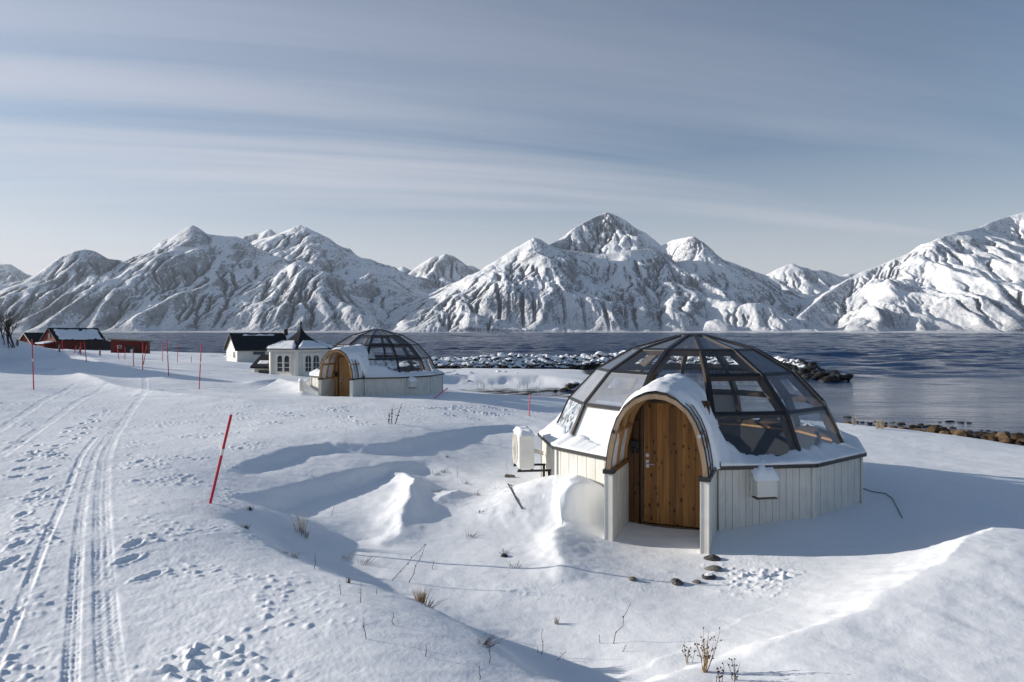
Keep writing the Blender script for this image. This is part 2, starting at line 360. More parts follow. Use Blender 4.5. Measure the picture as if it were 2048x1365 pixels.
RIDGES = [   # (points with amplitude, width left, width right, power)
 (pp([(2075,1045,.0),(2030,1052,.16),(1992,1068,.34),(1900,1135,.32),(1760,1200,.22),(1600,1248,.10),(1400,1285,.0)], -2.8), 1.5, .6, 1.25),
 (pp([(770,940,.1),(805,942,.16),(826,962,.24),(814,1000,.24),(795,1040,.12),(780,1060,.0)], -2.95), .45, .28, 1.4),
 (pp([(860,1010,.04),(905,985,.14),(930,965,.1)], -3.0), .3, .3, 1.2),
 (pp([(1190,960,.10),(1160,1000,.10),(1128,1045,.15),(1112,1080,.15),(1130,1120,.08),(1155,1150,.0)], -3.1), .5, .26, 1.7),
 (pp([(1196,976,.52),(1150,960,.56),(1105,942,.5),(1060,955,.28),(1015,985,.10)], -2.6), .95, .9, 2.0),
 (pp([(150,712,.55),(135,722,.3),(250,742,.3),(330,752,.15),(430,760,.03)], -2.1), 2.5, 1.2, 1.2),
 (pp([(0,760,.2),(120,752,.25),(230,775,.2),(420,792,.12),(600,800,.05)], -2.3), 1.2, .6, 1.2),
 (pp([(470,775,.1),(560,765,.3),(590,775,.25),(640,785,.1)], -2.6), .8, .8, 1.2),
]
SCARP = [gp(a, b_, z) for a, b_, z in [(400,1015,-2.6),(480,1056,-2.64),(580,1100,-2.66),(700,1152,-2.68),(780,1185,-2.7),(850,1212,-2.70),(930,1250,-2.72),(1000,1290,-2.74),(1060,1330,-2.75),(1110,1380,-2.76)]]
RIDGES += [([(-75,48,5.5),(-50,43,6.2),(-36,38.5,5.4),(-31,37,1.0)], 6, 5, 1.4), (pp([(598,792,.1),(612,768,.35),(632,756,.5)], -2.5), .6, .5, 1.2)]  # first ridge: unseen hill added to cast the shade band at left
SCARPS = [(SCARP[::-1], .36, .8, 2.2),
 ([gp(a, b_, -2.62) for a, b_ in [(430,950),(500,925),(580,903),(660,890),(740,888),(800,878),(870,858),(950,838),(1020,828),(1080,826)]], .17, .45, 1.3),
 ([gp(a, b_, -2.82) for a, b_ in [(440,1015),(500,995),(570,972),(640,952),(700,938),(760,925),(810,915),(860,905)]], .27, .5, 1.7)]
BANK = [(-13, 58), (-8, 60), (-4, 61.5), (-1, 61), (2.5, 61.5), (6, 59), (8.5, 57)]
BW = [(-14, 89, 1.1), (-9, 91, 1.45), (0, 93, 1.75), (10, 95, 1.6), (14, 95, 1.6), (16, 95, 2.1), (22, 94, 2.1), (29, 88, 1.9), (33, 80, 1.6), (33.5, 75, .9), (33, 70, .1)]
IG1 = (3.785, 14.25); IG2 = (-6.5416, 33.1016)
def ig_frame(c, alpha):
    c = Vector(c); u = -c.normalized(); v = Vector((-u.y, u.x)); a = R(alpha)
    ax = math.cos(a) * u + math.sin(a) * v; wv = math.cos(a) * v - math.sin(a) * u
    return math.atan2(wv.y, wv.x), ax, wv
RZ1, AX1, WV1 = ig_frame(IG1, -7.78); RZ2, AX2, WV2 = ig_frame(IG2, -24.8)
TRACKS = [ # centre line in pixels, half width, depth, kind
 ([(240,1420),(225,1365),(213,1250),(205,1100),(203,1000),(208,930),(228,880),(250,845),(272,815),(290,795),(290,770),(240,752),(170,742)], .10, .012, 1),
 ([(138,1420),(140,1365),(146,1250),(152,1150),(160,1050),(170,980),(190,920),(215,880),(240,848)], .055, .010, 1),
 ([(-30,1365),(20,1260),(70,1140),(112,1040),(140,970),(160,925),(190,885)], .045, .016, 0),
 ([(-40,890),(40,845),(105,805),(150,785)], .11, .013, 1), ([(0,925),(70,870),(130,832),(175,802),(215,785)], .11, .013, 1),
 ([(280,800),(330,790),(420,780),(520,775)], .15, .025, 0)]
TR = [([gp(a, b_, -2.57) for a, b_ in l], hw, dp, k) for l, hw, dp, k in TRACKS]
TR = [(a, b_, c * .8, d) for a, b_, c, d in TR]
def px_of(X, Y, Z): return 1024 + F * X / Y, HZ - F * Z / Y
def blob(px, py, cx, cy, rx, ry): return np.exp(-(((px - cx) / rx) ** 2 + ((py - cy) / ry) ** 2))
FOOT = []
_r = random.Random(3)
for (x0, y0, x1, y1, n) in [(30,1130,75,1000,5),(60,985,125,880,6),(100,920,190,850,7),(285,1150,250,1095,3),(30,960,70,900,5),(120,870,200,830,6)]:
    for i in range(n):
        t = i / max(1, n - 1); px = x0 + (x1 - x0) * t + _r.uniform(-18, 18); py = y0 + (y1 - y0) * t
        FOOT.append(gp(px, py, -2.56) + (_r.uniform(-.5, .5),))
def terrain(X, Y, micro=True):
    X = np.asarray(X, float); Y = np.asarray(Y, float)
    Z = base_z(X, Y)
    nr = np.clip(1.3 - np.hypot(X, Y) / 40, .15, 1)
    Xw = X + (.16 * fbm(X * .9, Y * .9, 3, 77) + .04 * fbm(X * 4, Y * 4, 2, 79)) * nr; Yw = Y + (.16 * fbm(X * .9, Y * .9, 3, 78) + .04 * fbm(X * 4, Y * 4, 2, 80)) * nr
    for p, wl, wr, pw in RIDGES: Z = Z + ridge(Xw, Yw, p, wl, wr, pw)
    for pts, A, w0, dec in SCARPS:
        d, s, t = poly_dist(Xw, Yw, pts); q = np.maximum(0, -s)
        Z = Z - A * sstep(-.12, w0, -s) * np.exp(-q / dec) * sstep(0, 1.2, np.minimum(t, len(pts) - 1 - t)) * (Y > .5) * (d < 14)
    d, s, t = poly_dist(X, Y, BANK)
    q = np.maximum(0, -s); wob = 1 + .5 * fbm(X * .35, Y * .2, 3, 15)
    Z = Z + .22 * np.exp(-(d / 3.5) ** 2) * (s > 0) + (.22 * np.exp(-(q / 3.5) ** 2) - .62 * sstep(0, 2.3 * np.clip(wob, .4, 2), q) * np.exp(-(q / 9) ** 2)) * (s <= 0) * np.clip(np.minimum(t, len(BANK) - 1.01 - t) / .6, 0, 1)
    d, s, t = poly_dist(X, Y, BW)
    amp = np.interp(t, np.arange(len(BW)), [q[2] for q in BW])
    bz = -5.4 + (amp + .42) * (1 - np.clip(d / 4.2, 0, 1.6)) - .0
    Z = np.where(d < 5, np.maximum(Z, bz), Z)
    r = np.hypot(X, Y)
    if micro:
        near = 1 - sstep(40, 90, r)
        px, py = px_of(X, np.maximum(Y, .1), Z)
        fr = Y > .5
        left = np.where(fr, sstep(700, 300, px - (py - 1100) * .9) * sstep(760, 800, py), .3)
        Z = Z + (.035 * fbm(X * .5, Y * .5, 4, 3)) * (1 - sstep(100, 200, r))
        Z = Z + .30 * fbm(X * .08, Y * .08, 4, 4) * sstep(25, 60, r) * (1 - sstep(130, 220, r)) * (X < -6)
        # wind-packed ripples
        rip = ridged(X * 1.1 + .3 * Y, Y * 3.2, 3, 9)
        Z = Z + .009 * (rip - .5) * near
        # rough trodden patches
        rough = left * .75 + blob(px, py, 1520, 1140, 90, 40) * 1.6 + blob(px, py, 1290, 1165, 60, 18) * 1.0 + blob(px, py, 980, 822, 150, 16) * 1.3 + blob(px, py, 620, 830, 260, 26) + blob(px, py, 420, 900, 120, 60) * .8 + blob(px, py, 1050, 1190, 160, 22) * .4 + blob(px, py, 390, 1290, 50, 90) * .6
        rough = np.where(fr, rough, .3) * near
        for pts_, hw_, dp_, k_ in TR[:2]: rough = rough * (1 - .8 * np.exp(-(poly_dist(X, Y, pts_)[0] / (hw_ * 2)) ** 2))
        n1 = perlin(X * 6.5, Y * 8.5, 21); n2 = perlin(X * 11, Y * 13, 22); msk = sstep(-.1, .5, perlin(X * .8, Y * 1.1, 23))
        Z = Z + rough * (.042 * np.maximum(0, n1 - .24) * (.2 + msk) + .06 * np.maximum(0, n2 - .2) * msk)
        Z = Z - .006 * near * np.maximum(0, perlin(X * 7, Y * 7, 31) - .2) * (.4 + left)
        Z = Z + .0022 * near * perlin(X * 24, Y * 24, 33) * (.3 + rough)
        nz = (r < 60) & (X < 0)
        for pts, hw, dp, k in TR:
            xs = [p[0] for p in pts]; ys = [p[1] for p in pts]
            m = nz & (X > min(xs) - 1) & (X < max(xs) + 1) & (Y > min(ys) - 1) & (Y < max(ys) + 1)
            if not m.any(): continue
            d, s, t = poly_dist(X[m], Y[m], pts)
            prof = -dp * (1 - sstep(hw * .75, hw * 1.15, d)) + dp * .3 * np.exp(-((d - hw * 1.35) / (hw * .35)) ** 2)
            if k:
                tread = np.sign(np.sin(Y[m] * 2 * np.pi / .09)) * .0035 * (1 - sstep(hw * .7, hw, d)) * (r[m] < 22)
                prof = prof + tread + .0025 * np.cos(d / hw * 9) * (d < hw)
            prof = prof * np.clip(.7 + 1.1 * fbm(X[m] * 1.3, Y[m] * 1.3, 3, 41), .05, 1.3) + .004 * perlin(X[m] * 15, Y[m] * 22, 43) * np.exp(-(d / (hw * 1.5)) ** 2)
            zz = Z[m]; Z[m] = zz + prof
        for fx, fy, a in FOOT:
            m = (np.abs(X - fx) < .5) & (np.abs(Y - fy) < .5)
            if not m.any(): continue
            dx = X[m] - fx; dy = Y[m] - fy; ca, sa = math.cos(a), math.sin(a)
            u = (dx * ca + dy * sa) / .07; v = (-dx * sa + dy * ca) / .16; q = np.sqrt(u * u + v * v)
            zz = Z[m]; Z[m] = zz - .022 * (1 - sstep(.6, 1.1, q)) + .010 * np.exp(-((q - 1.35) / .25) ** 2) * (1 + perlin(dx * 20, dy * 20, 3))
    # nothing pokes up through the igloo floors
    for c, ax, wv, base in ((IG1, AX1, WV1, -3.07), (IG2, AX2, WV2, -2.9)):
        dx = X - c[0]; dy = Y - c[1]; rr = np.hypot(dx, dy); l = dx * ax.x + dy * ax.y; s_ = np.abs(dx * wv.x + dy * wv.y)
        ins = 1 - sstep(2.75, 3.05, rr)
        Z = Z * (1 - ins) + np.minimum(Z, base - .12) * ins
        pin = (1 - sstep(.55, .8, s_)) * sstep(2.6, 2.9, l) * (1 - sstep(3.9, 4.3, l))
        Z = Z * (1 - pin) + np.minimum(Z, base - .19) * pin
    return Z
def tz(x, y): return float(terrain(np.array([x]), np.array([y]))[0])
_ys = np.exp(np.linspace(math.log(3.5), math.log(240), 900))
def place(px, py):
    X = (px - 1024) / F * _ys; zr = (HZ - py) / F * _ys; T = terrain(X, _ys, False)
    k = np.where(T >= zr)[0]; k = k[0] if len(k) else int(np.argmin(zr - T))
    Y = float(_ys[k]); X = (px - 1024) / F * Y
    return X, Y, tz(X, Y) + CZ

# ------------------------------------------------------------------ ground mesh: a fan of cells finest where it is near
azs = np.concatenate([np.linspace(-1.85, -.70, 60)[:-1], np.linspace(-.70, .70, 1050), np.linspace(.70, 1.85, 60)[1:]])
rs = np.exp(np.linspace(math.log(1.6), math.log(400), 1500))
aa, rr = np.meshgrid(azs, rs, indexing='ij')
GX = rr * np.sin(aa); GY = rr * np.cos(aa)
Zt = terrain(GX.ravel(), GY.ravel()).reshape(GX.shape)
ground = structure(big_grid('snow_ground', np.stack([GX, GY, Zt + CZ], -1), len(azs), len(rs), m_ground))

# sea
saz = np.concatenate([np.linspace(-1.55, -.72, 60)[:-1], np.linspace(-.72, .72, 1000), np.linspace(.72, 1.55, 60)[1:]])
sr = np.exp(np.linspace(math.log(18), math.log(5600), 1250))
sa, sR = np.meshgrid(saz, sr, indexing='ij'); SX = sR * np.sin(sa); SY = sR * np.cos(sa); SZ = np.zeros(SX.shape)
calm_ = .03 + .97 * sstep(38, 130, SY + 14 * fbm(SX / 60, SY / 14, 3, 101)); calm_ = calm_ * (.75 + .4 * sstep(-.3, .35, fbm(SX / 160, SY / 30, 3, 103)))
for k, lam in enumerate((.6, 1.1, 2.0, 3.6, 6.5, 12, 24)):
    cell = np.maximum(sR * .0046, sR * .00145)
    wgt = 1 - sstep(lam * .22, lam * .45, cell)
    if lam >= 12: wgt = wgt * sstep(lam * 22, lam * 70, sR)
    SZ += wgt * calm_ * lam * (.06 if lam < 3 else .11 if lam < 10 else .18) * perlin(SX / lam * .55 + SY / lam * .12, SY / lam, 105 + k)
structure(big_grid('sea', np.stack([SX, SY, SZ], -1), len(saz), len(sr), m_sea))
mb = MB(); mb.face([(-12000, -300, -.7), (12000, -300, -.7), (12000, 12000, -.7), (-12000, 12000, -.7)])
structure(mb.build('deep_water', m_sea))

# ------------------------------------------------------------------ mountains across the fjord
def m3(l): return [((px - 1024) / F * Y, Y, (HZ - py) / F * Y + CZ) for px, py, Y in l]
MT = [  # (crest line, slope near crest, slope far)
 ([(-120,520,8500),(-40,522,8300),(0,528,8200),(20,528,8200),(40,543,8200),(65,552,8200),(100,580,8200)], .8, .45),
 ([(-150,560,5900),(-60,590,5800),(0,600,5700),(60,562,5950),(110,530,6100),(125,512,6150),(150,502,6200),(170,498,6250),(190,502,6300),(215,517,6350),(250,521,6500),(290,523,6600),(310,505,6650),(340,485,6700),(358,468,6800),(372,456,6860),(385,449,6900),(396,455,6930),(415,468,6950),(432,470,6920),(445,471,6900),(470,472,6900),(490,478,6900),(505,492,6800),(540,506,6700)], .8, .5),
 ([(128,512,6150),(100,570,5750),(70,640,5250)], .75, .5), ([(188,502,6300),(205,560,5850),(225,640,5300)], .75, .5), ([(150,505,6200),(150,570,5750),(150,645,5230)], .7, .5),
 ([(345,485,6700),(320,550,6200),(290,610,5700),(268,655,5200)], .8, .5), ([(415,470,6950),(395,540,6350),(365,600,5800),(330,655,5200)], .8, .5),
 ([(490,480,6900),(480,540,6400),(450,600,5800),(420,655,5200)], .8, .5), ([(540,506,6700),(575,515,6450),(622,530,6150),(652,572,5850),(690,600,5650),(742,645,5250)], .75, .5),
 ([(622,530,6150),(600,580,5750),(560,650,5220)], .7, .5), ([(652,572,5850),(660,610,5550),(650,655,5150)], .7, .5),
 ([(497,468,9500),(508,466,9500),(520,466,9500),(540,457,9500),(548,463,9500),(565,474,9500)], .9, .6),
 ([(510,480,8400),(545,472,8300),(575,460,8150),(588,455,8120),(600,450,8100),(612,454,8050),(625,461,8000),(637,466,7950),(655,482,7850),(680,510,7700),(710,535,7600),(740,561,7400),(790,592,7000),(850,630,6500)], .6, .42),
 ([(638,468,7900),(618,500,7500),(600,520,7200)], .8, .5), ([(690,520,7650),(720,580,7000),(750,630,6300)], .6, .45),
 ([(735,556,11000),(760,543,11000),(790,540,11000),(797,537,11000),(805,532,11000),(813,540,11000),(825,541,11000),(860,565,11000)], .7, .5),
 ([(770,590,8800),(800,565,8900),(830,545,9000),(850,522,9000),(868,512,9000),(880,512,9000),(890,507,9000),(905,511,9000),(925,531,9000),(945,531,9000),(962,540,9000),(1010,575,9000)], .75, .5),
 ([(945,532,9000),(905,560,8700),(862,592,8300)], .7, .5), ([(888,509,9000),(872,550,8600),(850,590,8200)], .7, .5),
 ([(790,642,5900),(850,616,6100),(890,592,6200),(940,560,6400),(1000,517,6500),(1040,491,6600),(1058,480,6600),(1068,475,6600),(1080,478,6650),(1095,490,6750),(1125,498,6750),(1200,508,6700),(1260,500,6700),(1300,497,6800),(1318,500,6900)], .68, .5),
 ([(1095,490,6950),(1110,483,7250),(1130,476,7500),(1150,455,7700),(1165,446,7800),(1180,438,7900),(1195,430,7980),(1213,424,8000),(1225,428,8000),(1240,434,7960),(1250,440,7900),(1265,453,7800),(1290,465,7700),(1305,477,7600),(1318,494,7500),(1345,480,7400),(1358,477,7350),(1370,475,7300),(1387,472,7200),(1400,485,7150),(1412,505,7100),(1430,535,7000),(1450,570,6800)], .82, .6),
 ([(1213,425,8000),(1205,455,7700),(1200,480,7450)], .95, .6), ([(1250,440,7900),(1262,470,7550),(1268,490,7300)], .95, .6), ([(1180,438,7900),(1165,468,7600),(1155,486,7350)], .95, .6),
 ([(800,648,5500),(870,620,5400),(920,612,5250),(1000,622,5150),(1040,640,5080)], .5, .35),
 ([(1000,517,6500),(1010,560,6050),(1000,610,5500)], .7, .5), ([(1068,476,6600),(1078,540,6050),(1085,600,5550),(1090,655,5100)], .72, .5),
 ([(1140,500,6750),(1150,545,6300),(1160,590,5800),(1150,650,5120)], .72, .5), ([(1205,509,6700),(1195,560,6150),(1210,600,5750),(1215,655,5080)], .72, .5),
 ([(1262,500,6700),(1262,540,6300),(1280,590,5750),(1290,655,5060)], .72, .5), ([(1318,500,6900),(1330,545,6300),(1345,590,5750),(1365,655,5080)], .72, .5),
 ([(1387,473,7200),(1400,530,6700),(1425,580,6200),(1450,630,5600)], .85, .5),
 ([(1335,545,6300),(1390,575,6000),(1440,600,5700),(1510,608,5550),(1560,618,5450),(1610,645,5200)], .6, .45), ([(1440,600,5700),(1450,630,5350),(1455,658,5080)], .65, .5), ([(1510,608,5550),(1525,635,5300),(1535,658,5080)], .65, .5),
 ([(1405,520,9500),(1425,517,9500),(1445,518,9500),(1470,527,9500),(1500,540,9400),(1535,551,9200),(1570,572,8800),(1600,600,8300)], .6, .45),
 ([(1520,556,11000),(1540,545,11000),(1560,535,11000),(1572,530,11000),(1585,526,11000),(1600,533,11000),(1615,536,11000),(1625,541,11000),(1640,539,11000),(1655,543,11000),(1668,548,11000),(1680,553,11000),(1697,546,11000),(1712,545,11000),(1760,565,11000)], .7, .5),
 ([(1600,632,5700),(1622,612,6000),(1650,588,6250),(1700,556,6600),(1730,541,6650),(1760,530,6700),(1790,517,6700),(1820,506,6700),(1860,486,6700),(1880,475,6750),(1910,465,6850),(1930,462,6950),(1960,455,7200),(1990,440,7400),(2020,432,7500),(2048,425,7500),(2150,398,7600),(2300,420,7600),(2500,480,7600)], .6, .45),
 ([(1872,479,6700),(1862,530,6250),(1855,590,5700),(1845,655,5080)], .75, .5), ([(1872,479,6700),(1815,540,6250),(1760,595,5700),(1720,650,5100)], .62, .5),
 ([(1935,470,6950),(1925,520,6500),(1900,570,5950),(1900,655,5060)], .75, .5), ([(1990,446,7300),(1985,500,6700),(1965,560,6050),(1965,655,5060)], .75, .5),
 ([(2048,450,7200),(2045,510,6600),(2020,570,5950),(2040,655,5060)], .75, .5), ([(2150,420,7400),(2130,520,6500),(2100,600,5700),(2110,655,5060)], .75, .5), ([(2300,430,7400),(2250,560,6100),(2230,655,5060)], .75, .5),
]
CELL = 15.0
ex = np.arange(-8600, 8600 + 1, CELL); ey = np.arange(4880, 11700, CELL)
XX, YY = np.meshgrid(ex, ey, indexing='ij')
wx = 90 * fbm(XX / 700, YY / 700, 4, 51); wy = 90 * fbm(XX / 700, YY / 700, 4, 57)
wx2 = 60 * fbm(XX / 260, YY / 260, 4, 52); wy2 = 60 * fbm(XX / 260, YY / 260, 4, 58)
H = np.full(XX.shape, -60.0); D = np.full(XX.shape, 600.0)
for ri, (pl, s0, s1) in enumerate(MT):
    p = m3(pl); spur = len(pl) <= 6 and pl[0][2] - pl[-1][2] > 350
    for k in range(len(p) - 1):
        (ax, ay, az_), (bx, by, bz) = p[k], p[k + 1]
        dx, dy = bx - ax, by - ay; ll = math.hypot(dx, dy); pad = 1900
        j0, j1 = np.searchsorted(ex, [min(ax, bx) - pad, max(ax, bx) + pad]); i0, i1 = np.searchsorted(ey, [min(ay, by) - pad, max(ay, by) + pad])
        if j1 <= j0 or i1 <= i0: continue
        sl = (slice(j0, j1), slice(i0, i1)); xs = XX[sl]; ys = YY[sl]
        t = np.clip(((xs - ax) * dx + (ys - ay) * dy) / (ll * ll), 0, 1)
        d0 = np.hypot(xs - ax - t * dx, ys - ay - t * dy)
        fz = 1.0 if spur else np.clip(d0 / 250, 0, 1)
        xw = xs + (wx[sl] + wx2[sl]) * fz; yw = ys + (wy[sl] + wy2[sl]) * fz
        t = np.clip(((xw - ax) * dx + (yw - ay) * dy) / (ll * ll), 0, 1)
        d = np.hypot(xw - ax - t * dx, yw - ay - t * dy)
        if spur: d = np.sqrt(d * d + 70 ** 2) - 42
        h = az_ + (bz - az_) * t - (s0 * np.minimum(d, 350) + s1 * np.maximum(d - 350, 0))
        H[sl] = np.maximum(H[sl], h); D[sl] = D[sl] if spur else np.minimum(D[sl], d0)
crest = np.clip(D / 90, 0, 1)
ramp_ = (YY - 4990 - 60 * fbm(XX / 500, XX * 0 + 3, 4, 73)) * .055
ramp_ = np.where(ramp_ > 0, ramp_ + 10 * fbm(XX / 150, YY / 150, 4, 75) * np.clip(ramp_ / 20, 0, 1), ramp_ * 2)
edge = np.clip((YY - 4960) / 500, 0, 1) ** .6
H = np.maximum(np.where(YY > 5000, H * edge + (1 - edge) * np.minimum(H, 0), -30), ramp_)
H0 = H.copy()
H = H + crest * (20 * fbm(XX / 260, YY / 260, 6, 65, .6) + np.clip(D / 400, 0, 1) * 110 * (ridged(XX / 430 + .35 * fbm(XX / 500, YY / 500, 2, 62), YY / 1300, 3, 66, .45) - .62)) * np.clip(H / 60, 0, 1)
ni, nj = H.shape; N_ = ni * nj; flat = np.arange(N_).reshape(ni, nj)
OFF = [(a, c) for a in (-1, 0, 1) for c in (-1, 0, 1) if (a, c) != (0, 0)]
def nbr(A, a, c):
    B = np.full_like(A, np.inf)
    B[max(0, -a):ni - max(0, a), max(0, -c):nj - max(0, c)] = A[max(0, a):ni + min(0, a), max(0, c):nj + min(0, c)]
    return B
for it in range(16):
    best = np.zeros(H.shape); recv = np.full(H.shape, -1, np.int64); rh = H.copy(); low = np.full(H.shape, np.inf)
    for a, c in OFF:
        B = nbr(H, a, c); low = np.minimum(low, B); sl_ = (H - B) / (CELL * math.hypot(a, c))
        m = (sl_ > best) & np.isfinite(B); best = np.where(m, sl_, best); rh = np.where(m, B, rh); recv = np.where(m, flat + a * nj + c, recv)
    pit = (recv < 0) & (H > 2) & np.isfinite(low); H = np.where(pit, low + .3, H)
    order = np.argsort(-H, axis=None).tolist(); rl = recv.ravel().tolist(); A = [1.0] * N_
    for q in order:
        r_ = rl[q]
        if r_ >= 0: A[r_] += A[q]
    A = np.array(A).reshape(H.shape)
    if it == 0:
        thr = .3 + 5.0 * sstep(-.2, .3, fbm(XX / 1100 + 9, YY / 1100, 3, 89))
        gx = np.gradient(H0, CELL, axis=0); km = (.25 + 1.15 * sstep(-.18, .22, fbm(XX / 900 + 3, YY / 900, 4, 87))) * (1 - .5 * sstep(.2, .5, gx))
    dh = .85 * km * np.minimum(np.maximum(A - 7 * thr, 0), 1600) ** .5 * np.clip(best, 0, 1.2) * np.clip(H0 / 120, 0, 1) * np.clip(D / 60, .12, 1)
    H = H - np.minimum(dh, .7 * np.maximum(0, H - rh))
    if it % 4 == 3:     # scree settles a little
        sm = H.copy(); sm[1:-1, 1:-1] = (H[1:-1, 1:-1] * 4 + H[:-2, 1:-1] + H[2:, 1:-1] + H[1:-1, :-2] + H[1:-1, 2:]) / 8
        H = H + (sm - H) * .06 * crest
H = np.maximum(H, ramp_)
maz = np.linspace(-.80, .80, 1500); mr = np.concatenate([np.linspace(4900, 8300, 460), np.linspace(8320, 11600, 130)])
aa, PY = np.meshgrid(maz, mr, indexing='ij'); PX = PY * np.tan(aa)
fa_ = np.clip((PX - ex[0]) / CELL, 0, len(ex) - 1.001); fb_ = np.clip((PY - ey[0]) / CELL, 0, len(ey) - 1.001)
ia = fa_.astype(int); ib = fb_.astype(int); fa_ = fa_ - ia; fb_ = fb_ - ib
def bil(G): return G[ia, ib] * (1 - fa_) * (1 - fb_) + G[ia + 1, ib] * fa_ * (1 - fb_) + G[ia, ib + 1] * (1 - fa_) * fb_ + G[ia + 1, ib + 1] * fa_ * fb_
HP = bil(H); DP = bil(D)
HP = HP + np.clip(HP / 40, 0, 1) * (np.clip(DP / 120, .5, 1) * (15 * sstep(-.25, .3, fbm(PX / 600, PY / 600, 3, 95)) * (ridged(PX / 52 + .4 * fbm(PX / 120, PY / 120, 2, 68), PY / 130, 5, 67, .68) - .55)) + 4 * fbm(PX / 22, PY / 36, 3, 71, .7))
XX, YY, H = PX, PY, np.maximum(HP, -3)
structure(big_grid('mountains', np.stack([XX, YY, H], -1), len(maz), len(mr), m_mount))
del H, D, XX, YY, PX, PY, HP, DP, aa, wx, wy, A, H0

# ------------------------------------------------------------------ glass igloos
ZW, ZE = .86, .962
RING = [(.33, 3.0), (1.265, 2.735), (2.007, 2.300), (2.592, 1.671), (2.922, .962)]
RV = 3.185
def pol(phi, r, z): a = R(phi); return Vector((r * math.sin(a), -r * math.cos(a), z))
def rface(phi, Rv=RV): return Rv * math.cos(R(15)) / math.cos(R(((phi + 15) % 30) - 15))
PROF = [(0, .0), (.16, .20), (.33, .42), (.5, .65), (.66, .85), (.79, 1.03), (.89, 1.17), (.96, 1.25), (1, 1.27)]
PS = [(.79, 0), (.775, .2), (.74, .42), (.685, .65), (.605, .85), (.49, 1.03), (.33, 1.17), (.16, 1.25), (0, 1.27)]
def prof(u, inset=0.0):     # u -1..1 over the arch, returns (s, z)
    a = (1 - abs(u)) * 8; i = min(int(a), 7); f = a - i
    s = PS[i][0] * (1 - f) + PS[i + 1][0] * f; t = PS[i][1] * (1 - f) + PS[i + 1][1] * f
    if inset:
        k = inset; s = max(0, s - k * min(1, (1.35 - t) / .8)); t = t - k * max(0, (t - .35) / .9)
    return (s if u > 0 else -s), ZW + t
LF, LD = 4.14, 3.02       # front of the porch, door wall, measured from the dome centre
def boards(mb, a, b, z0, z1, nrm, w=.115, th=.018, gap=.007, mi=0):
    a = Vector(a); b = Vector(b); d = b - a; n = max(1, round(d.length / w)); nrm = Vector(nrm)
    for i in range(n):
        p = a + d * (i / n); q = a + d * ((i + 1) / n) - d.normalized() * gap
        t = nrm * (th * (1 if i % 2 == 0 else .8))
        mb.hexa([(p.x, p.y, z0), (q.x, q.y, z0), (q.x + t.x, q.y + t.y, z0), (p.x + t.x, p.y + t.y, z0), (p.x, p.y, z1), (q.x, q.y, z1), (q.x + t.x, q.y + t.y, z1), (p.x + t.x, p.y + t.y, z1)], mi)

